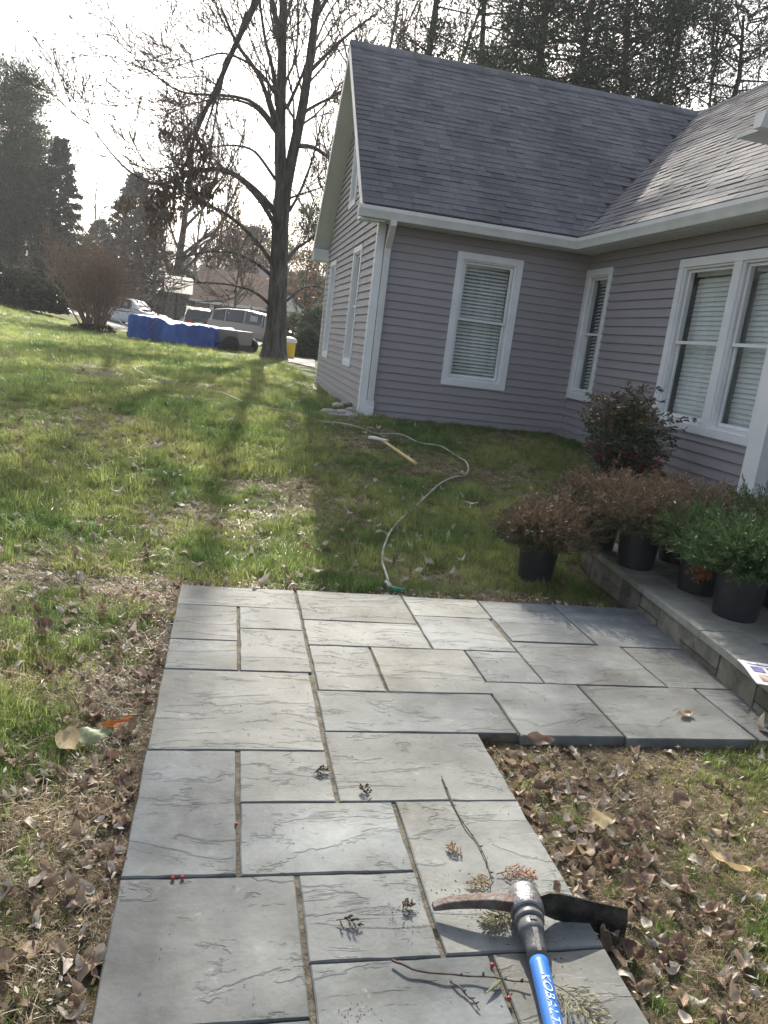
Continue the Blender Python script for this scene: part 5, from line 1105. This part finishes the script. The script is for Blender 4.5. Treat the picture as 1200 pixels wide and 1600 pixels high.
def sprig(label, px, py, ang, ln, m, seed, n=12, w=.011, name='cedar_sprig'):
    rng = np.random.default_rng(seed); o = onz(px, py, .004); d = np.array([math.cos(ang), math.sin(ang), 0.]); s = np.array([-d[1], d[0], 0]); e = empty(name, o, label, 'sprig'); st_ = MB()
    pts = [o+d*ln*t+s*.012*math.sin(t*3)+np.array([0, 0, .004+.006*math.sin(t*3.1)]) for t in np.linspace(0, 1, 9)]; st_.tube(pts, np.linspace(.0016, .0006, 9), 4); st_.build('stem', M['twigd'], e); V = []
    for k in range(n):
        f_k = .12+.85*k/n; p = np.array([np.interp(f_k, np.linspace(0, 1, 9), np.array(pts)[:, a]) for a in range(3)]); sg_ = 1 if k % 2 else -1; b_ = d*.75+s*sg_*.7+np.array([0, 0, rng.uniform(-.02, .3)]); b_ /= np.linalg.norm(b_); L2 = ln*.36*(1-.5*f_k)*rng.uniform(.8, 1.2)
        q = np.array([p+b_*L2*t for t in np.linspace(0, 1, 8)]); dd = np.repeat(b_[None], 16, 0)+rng.normal(0, .35, (16, 3)); dd /= np.linalg.norm(dd, axis=1)[:, None]; V.append(blades(np.repeat(q, 2, 0), dd, w, .0034))
    MB().bulk(np.vstack(V), 4).build('needles', M[m], e, kind='stuff')
M['drysprig'] = mat('dry_sprig', (.34, .26, .14), .7, (.24, .15, .08), 40, 3, trans=.2); M['greysprig'] = mat('grey_green_sprig', (.22, .22, .13), .7, (.30, .28, .17), 30, 3, trans=.2)
sprig('small dry cedar sprig beside the long thin twig', 722, 1340, math.radians(110), .055, 'drysprig', 1, 9)
sprig('dry cedar sprig pointing left above the pick arm', 770, 1372, math.radians(200), .09, 'drysprig', 2)
sprig('brown cedar sprig reaching right behind the mattock eye', 775, 1368, math.radians(-8), .11, 'rustspray', 3)
sprig('olive cedar sprig half under the pick arm', 795, 1415, math.radians(222), .13, 'greysprig', 4, 16, .014)
sprig('second olive sprig under the pick arm', 800, 1425, math.radians(195), .10, 'greysprig', 5, 12, .013)
sprig('pale green sprig right of the blue handle', 855, 1535, math.radians(-62), .15, 'greysprig', 6, 14, .020)
sprig('thin curled sprig touching the blue handle', 850, 1550, math.radians(70), .08, 'greysprig', 7, 8, .014)
sprig('tiny dark sprig on the slab left of the long joint', 628, 1428, math.radians(30), .045, 'deadleaf', 8, 8, .010)
sprig('tiny dark sprig on the small square slab', 490, 1210, math.radians(10), .05, 'deadleaf', 9, 8, .012)
sprig('dark sprig at the joint crossing', 578, 1245, math.radians(95), .05, 'deadleaf', 10, 7, .012)
sprig('thin dark sprig on the lower middle slab', 525, 1440, math.radians(-35), .06, 'deadleaf', 11, 6, .012)
M['berry'] = mat('red_berry', (.32, .02, .03), .3, spec=.6)
for px, py, lb_ in ((270, 1372, 'red berry on the slab joint, left one of the pair'), (285, 1371, 'red berry on the slab joint, right one of the pair'), (769, 1508, 'red berry at the joint left of the blue handle'), (795, 1560, 'dark red berry below the reddish twig'), (369, 1288, 'red berry in the upright joint of the left slabs')):
    p = onz(px, py, .006); b_ = thing(MB().lathe([(.001, -.0055), (.004, -.004), (.0058, 0), (.004, .004), (.001, .0055)], p, 10).build('berry', M['berry'], smooth=True), p); tag(b_, lb_, 'berry')
gb = onz(588-0, 1100); bl_ = onz(783, 1530, .012); db = bl_-onz(767, 1545, .012)
o_ = MB().tube([bl_, bl_-db*.6, bl_-db*1.5], [.0035, .005, .001], 5).build('grass_blade', M['leafG']); tag(thing(o_, bl_), 'single green blade lying across the reddish twig', 'blade of grass')
# crumbs and dirt on the slabs
cr = []
for i in range(900):
    x = RNG.uniform(-.18, 1.03) if i % 3 else RNG.uniform(1.04, 2.6); y = RNG.uniform(1.2, 4.05) if i % 3 else RNG.uniform(2.55, 4.05); cr.append((x, y, .0015))
for px, py, n_, s_ in ((628, 1430, 60, .03), (700, 1400, 60, .05), (620, 1445, 30, .02), (860, 1500, 50, .05), (560, 1585, 30, .02), (740, 1430, 40, .04)):
    c = onz(px, py, .0015); cr += [tuple(c+np.array([RNG.normal(0, s_), RNG.normal(0, s_), 0])) for _ in range(n_)]
cr = np.array(cr); cr = cr[~((cr[:, 0] > 1.03) & (cr[:, 1] < 2.53))]; d = rdir(len(cr))*[1, 1, .15]
MB().bulk(blades(cr+[0, 0, .001], d, RNG.uniform(.002, .012, len(cr)), RNG.uniform(.001, .004, len(cr))), 4).build('crumbs', M['twigd'], kind='stuff')
# ================================================================ DEAD LEAVES
def leaf_mesh(name, m, L_=.08, W_=.045, curl=.5, fold=.4, lobes=0, seed=0, stem=True):
    rng = np.random.default_rng(seed); nu, nv = 9, 5; V = []
    for i in range(nu):
        u = i/(nu-1); wd = math.sin(math.pi*u**.85)**.6*(1+.22*lobes*math.sin(u*13+seed)) if 0 < i < nu-1 else .10
        for j in range(nv):
            v = j/(nv-1)*2-1; a = u-.5; x = L_*a; y = W_*.5*wd*v; z = L_*(curl*(a*a*1.3)+.05*math.sin(u*9+seed+v*2.5))+W_*fold*v*v*wd*.35+rng.normal(0, .0012)
            V.append((x, y*(1-.3*abs(fold)), z))
    mb = MB().add(V, [(i*nv+j, (i+1)*nv+j, (i+1)*nv+j+1, i*nv+j+1) for i in range(nu-1) for j in range(nv-1)])
    if stem: mb.tube([(-L_*.5, 0, V[2][2]), (-L_*.62, .002, V[2][2]+.004), (-L_*.75, .004, V[2][2]+.002)], [.0012, .001, .0008], 3)
    return mb.data(name, m, smooth=True)
LK = ['leafA', 'leafB', 'leafC', 'leafB', 'leafA', 'leafB']; LV = {}
for k in ('leafA', 'leafB', 'leafC'):
    LV[k] = [leaf_mesh('dead_leaf', M[k], .075, .05, .9, .7, .3, 1), leaf_mesh('dead_leaf', M[k], .085, .045, 1.5, -.5, .6, 2), leaf_mesh('dead_leaf', M[k], .065, .055, .5, 1.1, .5, 3), leaf_mesh('dead_leaf', M[k], .095, .05, -.9, .5, .8, 4), leaf_mesh('dead_leaf', M[k], .06, .04, 1.9, .8, .2, 5)]
def free(x, y):    # not on stone or under the house
    if -.20 < x < 1.05 and y < 4.11: return False
    if 1.0 < x < 2.75 and 2.49 < y < 4.10: return False
    if x > 2.4 and y < 5.05: return False
    if x > 1.66 and y > 9.95: return False
    if x > 4.55: return False
    return True
nlf = 0
def put_leaf(x, y, kind, group, label, s=1., z=None):
    global nlf; z = float(gz(x, y))+random.uniform(.004, .030) if z is None else z
    Mx = Matrix.Translation((x, y, z)) @ Matrix.Rotation(random.uniform(0, 6.28), 4, 'Z') @ Matrix.Rotation(random.uniform(-.55, .55), 4, 'X') @ Matrix.Rotation(random.uniform(-.4, .4), 4, 'Y') @ Matrix.Scale(s*random.uniform(.7, 1.15), 4)
    o = inst('dead_leaf', random.choice(LV[kind]), None, Mx); nlf += 1; return tag(o, label, 'leaf', group)
WORD = {'leafA': 'tan', 'leafB': 'dark brown', 'leafC': 'pale'}
random.seed(99); cnt = 0
while cnt < 95:     # thick litter along the left edge of the path
    x = -.20-abs(random.gauss(0, .30)); y = random.uniform(1.25, 2.6) if random.random() < .75 else random.uniform(2.6, 4.1)
    if x < -1.1 or not free(x, y): continue
    k = random.choice(LK); put_leaf(x, y, k, WORD[k]+' leaves in the litter left of the path', WORD[k]+' dead leaf in the brown litter along the left edge of the path', .85); cnt += 1
cnt = 0
while cnt < 90:
    x = random.uniform(1.07, 2.6) if random.random() < .5 else 1.07+abs(random.gauss(0, .22)); y = random.uniform(1.3, 2.47)
    if not free(x, y): continue
    k = random.choice(LK); put_leaf(x, y, k, WORD[k]+' leaves on the grass inside the path corner', WORD[k]+' dead leaf on the dry grass patch inside the corner of the path', .85); cnt += 1
cnt = 0
while cnt < 60:
    x = random.uniform(-2.2, 3.2); y = 4.15+abs(random.gauss(0, 1.6))
    if not free(x, y): continue
    k = random.choice(['leafC', 'leafC', 'leafA', 'leafB']); put_leaf(x, y, k, WORD[k]+' leaves scattered on the lawn', WORD[k]+' dead leaf lying on the lawn beyond the stone path', 1.05, float(gz(x, y))+random.uniform(.03, .06)); cnt += 1
V = []      # the smaller, farther leaves
N_ = 2700; t = RNG.random(N_)**1.2; fy = 3.0+t*26; fx = RNG.uniform(-.50, .30, N_)*fy*1.15+.2*fy*0
ok = np.array([free(a, b) for a, b in zip(fx, fy)]) & (vnoise(fx, fy, .9, 7) > .35); fx, fy = fx[ok], fy[ok]; c = np.c_[fx, fy, gz(fx, fy)+RNG.uniform(.015, .045, len(fx))]; LITTER = c; kk = RNG.random(len(c)); LT = None
# leaf crumbs near the path edges and the bed corner
pts = []
for _ in range(3800):
    if random.random() < .5: x, y = -.2-abs(random.gauss(0, .28)), random.uniform(1.1, 4.3)
    elif random.random() < .8: x, y = random.uniform(1.05, 2.7), random.uniform(1.2, 2.5)
    else: x, y = random.uniform(-.3, 2.6), 4.1+abs(random.gauss(0, .12))
    if free(x, y): pts.append((x, y, float(gz(x, y))+random.uniform(.004, .035)))
pts = np.array(pts); d = rdir(len(pts))*[1, 1, .5]; d /= np.linalg.norm(d, axis=1)[:, None]; LT = MB(); kk = RNG.integers(0, 3, len(pts))
for i_ in range(3): q = kk == i_; LT.mi = i_; LT.bulk(blades(pts[q], d[q], RNG.uniform(.008, .035, q.sum()), RNG.uniform(.003, .014, q.sum())), 4)
LT.build('leaf_crumbs', [M['leafC'], M['leafA'], M['leafB']], kind='stuff')
def special(px, py, m, label, L_, W_, rz, curl, fold, z=None, lob=.3, tx=0, ty=0, seed=3):
    x, y, z0 = ghit(px, py) if z is None else (*onz(px, py, z)[:2], z)
    o = inst('dead_leaf', leaf_mesh('dead_leaf', M[m], L_, W_, curl, fold, lob, seed), None, Matrix.Translation((x, y, z0+(.05 if z is None else .006))) @ Matrix.Rotation(rz, 4, 'Z') @ Matrix.Rotation(tx, 4, 'X') @ Matrix.Rotation(ty, 4, 'Y')); tag(o, label, 'leaf')
special(108, 1178, 'leafT', 'large pointed tan leaf with a clear midrib in the litter left of the path', .13, .085, math.radians(-60), .2, .25, lob=.0, tx=.5)
special(142, 1168, 'leafG', 'grey green leaf beside the large tan leaf left of the path', .13, .075, math.radians(5), .2, -.2, lob=.4, tx=.3)
special(180, 1152, 'leafO', 'bright orange leaf at the left edge of the path', .10, .035, math.radians(30), .6, .7, tx=.4)
special(62, 1000, 'leafB', 'rust brown curled leaf in the grass at the far left', .12, .10, math.radians(80), .9, .6, lob=.8, tx=.5)
special(1070, 1119, 'leafA', 'tan leaf lying alone on the right hand slab', .075, .055, .3, .5, .5, z=0, lob=.8)
special(1186, 1138, 'leafC', 'pale curled leaf standing on the last slab at the right edge', .085, .045, 1.4, 2.2, .8, z=0, lob=.4, ty=-.7)
special(866, 1389, 'leafB', 'round red brown leaf behind the mattock eye', .042, .042, .9, .6, .6, z=0.015, lob=.1, tx=.8)
special(1000, 944, 'leafA', 'big rounded brown leaf at the foot of the step', .12, .08, -.3, .4, .4, z=0.01, lob=.1, tx=.1)
special(985, 925, 'leafB', 'rust brown leaf on the heap at the foot of the step', .10, .07, .8, .8, .6, lob=.6)
special(968, 905, 'leafA', 'curled tan leaf on top of the heap at the step corner', .09, .06, 1.8, .9, .6, lob=.6)
special(1058, 1272, 'leafB', 'rounded plum brown leaf in the middle of the dry grass patch', .085, .075, .4, .3, .5, lob=.1, tx=.4)
special(1125, 1370, 'leafT', 'long ragged tan leaf standing in the dry grass at the right', .15, .05, 2.1, .5, .5, lob=.8, tx=.4)
special(935, 1300, 'leafT', 'flat lobed tan leaf near the right edge of the path', .10, .07, .1, .2, .1, lob=.9, tx=.3)
special(840, 1175, 'leafB', 'rust leaf in the dry grass by the inner corner of the path', .11, .06, -.3, .5, .6, lob=.6, tx=.6)
special(285, 705+95, 'leafC', 'pale leaf lying on the lawn left of centre', .12, .05, -.4, .4, .4, lob=.2)
special(735, 795, 'leafC', 'long pale leaf on the shaded lawn right of the hose', .13, .05, .05, .3, .2, lob=.1)
special(495, 1002-98, 'leafA', 'tan leaf at the far edge of the path', .16, .05, .1, .5, .4, lob=.4)
heap = []
for _ in range(26):
    x, y, z = ghit(random.gauss(983, 16), random.gauss(922, 14))
    if x < 2.62 and free(x, y): 
        k = random.choice(['leafA', 'leafB', 'leafB']); put_leaf(x, y, k, WORD[k]+' leaves heaped against the porch step', WORD[k]+' dead leaf in the heap against the porch step', .95, z+random.uniform(.01, .09))
# ================================================================ GRASS
SRC = bpy.data.collections.new('grass_sources')
def tuft(name, m, n, L_, w, lean, R, seed, flat=False, seg=2):
    rng = np.random.default_rng(seed); V = []; Fc = []; b = 0
    for i in range(n):
        a = rng.uniform(0, 6.283); rr = R*math.sqrt(rng.random()); o = np.array([rr*math.cos(a), rr*math.sin(a), -.004]); h_ = L_*rng.uniform(.45, 1.1); th_ = rng.uniform(0, 6.283); le = lean*rng.uniform(.3, 1.3)
        d = np.array([math.cos(th_), math.sin(th_), 0]); s = np.array([-d[1], d[0], 0])*w*rng.uniform(.7, 1.2)*.5
        z0 = rng.uniform(0, .014) if flat else 0
        for k in range(seg+1):
            t_ = k/seg; p = o+d*h_*le*t_**1.6+np.array([0, 0, z0+h_*t_*(1-.35*le*t_) if not flat else z0+h_*.22*math.sin(t_*2.6)]); ww = s*(1-t_*.85)
            V += [p-ww, p+ww]
        for k in range(seg): Fc.append((b+2*k, b+2*k+1, b+2*k+3, b+2*k+2))
        b += 2*(seg+1)
    me = MB().add(V, Fc).data(name, m); o = bpy.data.objects.new(name, me); SRC.objects.link(o)
# alphabetical order gives the instance index
tuft('a_green', M['grass'], 26, .050, .0034, .7, .045, 1); tuft('b_green', M['grass'], 30, .040, .0032, 1.0, .05, 2); tuft('c_green', M['grass'], 34, .065, .0032, .6, .04, 3)
tuft('d_straw', M['straw'], 30, .060, .0026, 1.3, .06, 4, True, 3); tuft('e_straw', M['straw'], 26, .045, .0026, 1.1, .05, 5, False, 3); tuft('f_cover', M['moss'], 40, .012, .009, .9, .045, 6)
def scatter(name, P_, idx, scl, src=None, tl=.12):
    src = src or SRC
    n = len(P_); me = bpy.data.meshes.new(name); me.from_pydata(P_.tolist(), [], [])
    a = me.attributes.new('idx', 'INT', 'POINT'); a.data.foreach_set('value', idx.astype(np.int32))
    a = me.attributes.new('scl', 'FLOAT', 'POINT'); a.data.foreach_set('value', scl.astype(np.float32))
    rot = np.c_[RNG.normal(0, tl, n), RNG.normal(0, tl, n), RNG.uniform(0, 6.283, n)].astype(np.float32)
    a = me.attributes.new('rot', 'FLOAT_VECTOR', 'POINT'); a.data.foreach_set('vector', rot.ravel())
    o = bpy.data.objects.new(name, me); COL.objects.link(o); ng = bpy.data.node_groups.new(name, 'GeometryNodeTree')
    ng.interface.new_socket('Geometry', in_out='INPUT', socket_type='NodeSocketGeometry'); ng.interface.new_socket('Geometry', in_out='OUTPUT', socket_type='NodeSocketGeometry')
    N = ng.nodes; K = ng.links.new; gi = N.new('NodeGroupInput'); go = N.new('NodeGroupOutput'); ip = N.new('GeometryNodeInstanceOnPoints'); ci = N.new('GeometryNodeCollectionInfo')
    ci.inputs['Collection'].default_value = src; ci.inputs['Separate Children'].default_value = True; ci.inputs['Reset Children'].default_value = True; ip.inputs['Pick Instance'].default_value = True
    def na(nm, ty): q = N.new('GeometryNodeInputNamedAttribute'); q.data_type = ty; q.inputs['Name'].default_value = nm; return q.outputs[0]
    K(gi.outputs[0], ip.inputs['Points']); K(ci.outputs[0], ip.inputs['Instance']); K(na('idx', 'INT'), ip.inputs['Instance Index']); K(na('scl', 'FLOAT'), ip.inputs['Scale'])
    er = N.new('FunctionNodeEulerToRotation'); K(na('rot', 'FLOAT_VECTOR'), er.inputs[0]); K(er.outputs[0], ip.inputs['Rotation']); K(ip.outputs[0], go.inputs[0])
    md = o.modifiers.new('scatter', 'NODES'); md.node_group = ng; return tag(o, kind='stuff')
def inframe(x, y, z, mg=260):
    v = np.c_[x, y, z-H]; dz = v@f_; px = 600+F*(v@r_)/np.maximum(dz, .05); py = 800-F*(v@u_)/np.maximum(dz, .05)
    return (dz > .2) & (px > -mg) & (px < 1200+mg) & (py < 1600+mg*1.6)
def field(y0, y1, dens, sc_):
    xm0 = -.62*y1-1.2; xm1 = min(.95*y1+1.6, 4.6); n = int((xm1-xm0)*(y1-y0)*dens)
    x = RNG.uniform(xm0, xm1, n); y = RNG.uniform(y0, y1, n); z = gz(x, y); k = inframe(x, y, z)
    k &= ~((x > -.188) & (x < 1.045) & (y < 4.105)) & ~((x > 1.0) & (x < 2.70) & (y > 2.495) & (y < 4.09)) & ~((x > 2.44) & (y < 5.06)) & ~((x > 1.655) & (y > 9.97)) & (x < 4.59)
    x, y, z = x[k], y[k], z[k]; n = len(x)
    dry = .75*vnoise(x, y, 1.1, 1)+.45*vnoise(x, y, 3.7, 2)+.2*vnoise(x, y, 11, 3)-.70
    edge = np.maximum(0, 1-(-.2-x)/.60)*(x < -.19)*(y < 4.2); dry += .50*edge+.34*(x > 1.04)*(y < 2.5)+.28*np.exp(-((y-4.12)/.12)**2)*(x < 2.6)
    dry -= .16*(y > 4.2)+.12*((y > 3.0) & (y <= 4.2) & (x < -.6)); dry += .36*np.exp(-(((x-1.75)/.9)**2+((y-7.0)/1.3)**2)); dry -= .03*(y > 9)
    dry -= .9*np.exp(-(((x+.83)/.28)**2+((y-2.62)/.22)**2))+.9*np.exp(-(((x-1.62)/.16)**2+((y-1.42)/.2)**2))+.5*np.exp(-(((x-2.4)/.35)**2+((y-2.3)/.3)**2))
    u = RNG.random(n); st = u < np.clip(dry*1.25+.28, .12, .90)
    idx = np.where(st, RNG.integers(3, 5, n), RNG.integers(0, 3, n)); cover = (RNG.random(n) < .35)*(((x < -.185) & (x > -.32) & (y < 4.1)) | ((y > 4.1) & (y < 4.4) & (x < 1))) > 0
    idx = np.where(cover, 5, idx); lush = np.clip(1.1-dry*1.5, .6, 1.5)
    bare = (RNG.random(n) < np.clip((dry-.30)*1.6, 0, .5)); keep = ~bare | st
    s = sc_*(RNG.uniform(.55, 1.05, n)+.75*(RNG.random(n) < .08))*np.where(st, .95, lush); s = np.where(cover, sc_*RNG.uniform(.8, 1.3, n), s)
    s *= 1-.45*((x > -.26) & (x < 1.10) & (y < 4.18)); s *= 1-.3*(y < 2.5)*(x > 1.04)
    return np.c_[x, y, z][keep], idx[keep], s[keep]
for nm, y0, y1, de, sc_ in (('grass_near', .8, 3.0, 1900, .80), ('grass_mid', 3.0, 6.0, 1250, .90), ('grass_lawn', 6.0, 12.0, 620, 1.0), ('grass_back', 12.0, 22.0, 200, 1.3), ('grass_far', 22, 38, 60, 1.8)):
    p, i_, s = field(y0, y1, de, sc_); scatter(nm, p, i_, s)
LS = bpy.data.collections.new('leaf_sources'); q = 0
for k in ('leafA', 'leafB', 'leafC'):
    for me in LV[k]: LS.objects.link(bpy.data.objects.new('leaf_%s' % chr(97+q), me)); q += 1
n = len(LITTER); kk = RNG.random(n); ii = np.where(kk < .45, 10, np.where(kk < .7, 0, 5))+RNG.integers(0, 5, n)
scatter('leaf_litter', LITTER, ii, RNG.uniform(.4, 1.0, n), LS, .5)
L2 = []
while len(L2) < 900:
    r_n = random.random()
    if r_n < .5: x, y = -.2-abs(random.gauss(0, .35)), random.uniform(1.1, 3.4)
    elif r_n < .72: x, y = 1.06+abs(random.gauss(0, .25)), random.uniform(1.2, 2.48)
    elif r_n < .9: x, y = random.uniform(1.06, 2.9), random.uniform(1.2, 2.48)
    else: x, y = random.uniform(-.3, 2.6), 4.1+abs(random.gauss(0, .12))
    if free(x, y): L2.append((x, y, float(gz(x, y))+random.uniform(.0, .02)))
L2 = np.array(L2); n = len(L2); ii = RNG.choice([0, 0, 5, 10], n)+RNG.integers(0, 5, n); scatter('small_leaf_litter', L2, ii, RNG.uniform(.3, .75, n), LS, .6)
print('leaves', nlf)

# ================================================================ HAZE
hm = bpy.data.materials.new('haze_air'); hm.use_nodes = True; ht = hm.node_tree; ht.nodes.clear()
pv = ht.nodes.new('ShaderNodeVolumePrincipled'); pv.inputs['Color'].default_value = (.92, .95, 1, 1); pv.inputs['Density'].default_value = .0008; pv.inputs['Anisotropy'].default_value = .3
ht.links.new(pv.outputs[0], ht.nodes.new('ShaderNodeOutputMaterial').inputs['Volume'])
MB().box((-205, -60, -2.5), (205, 215, 30)).build('haze', hm, kind='stuff')
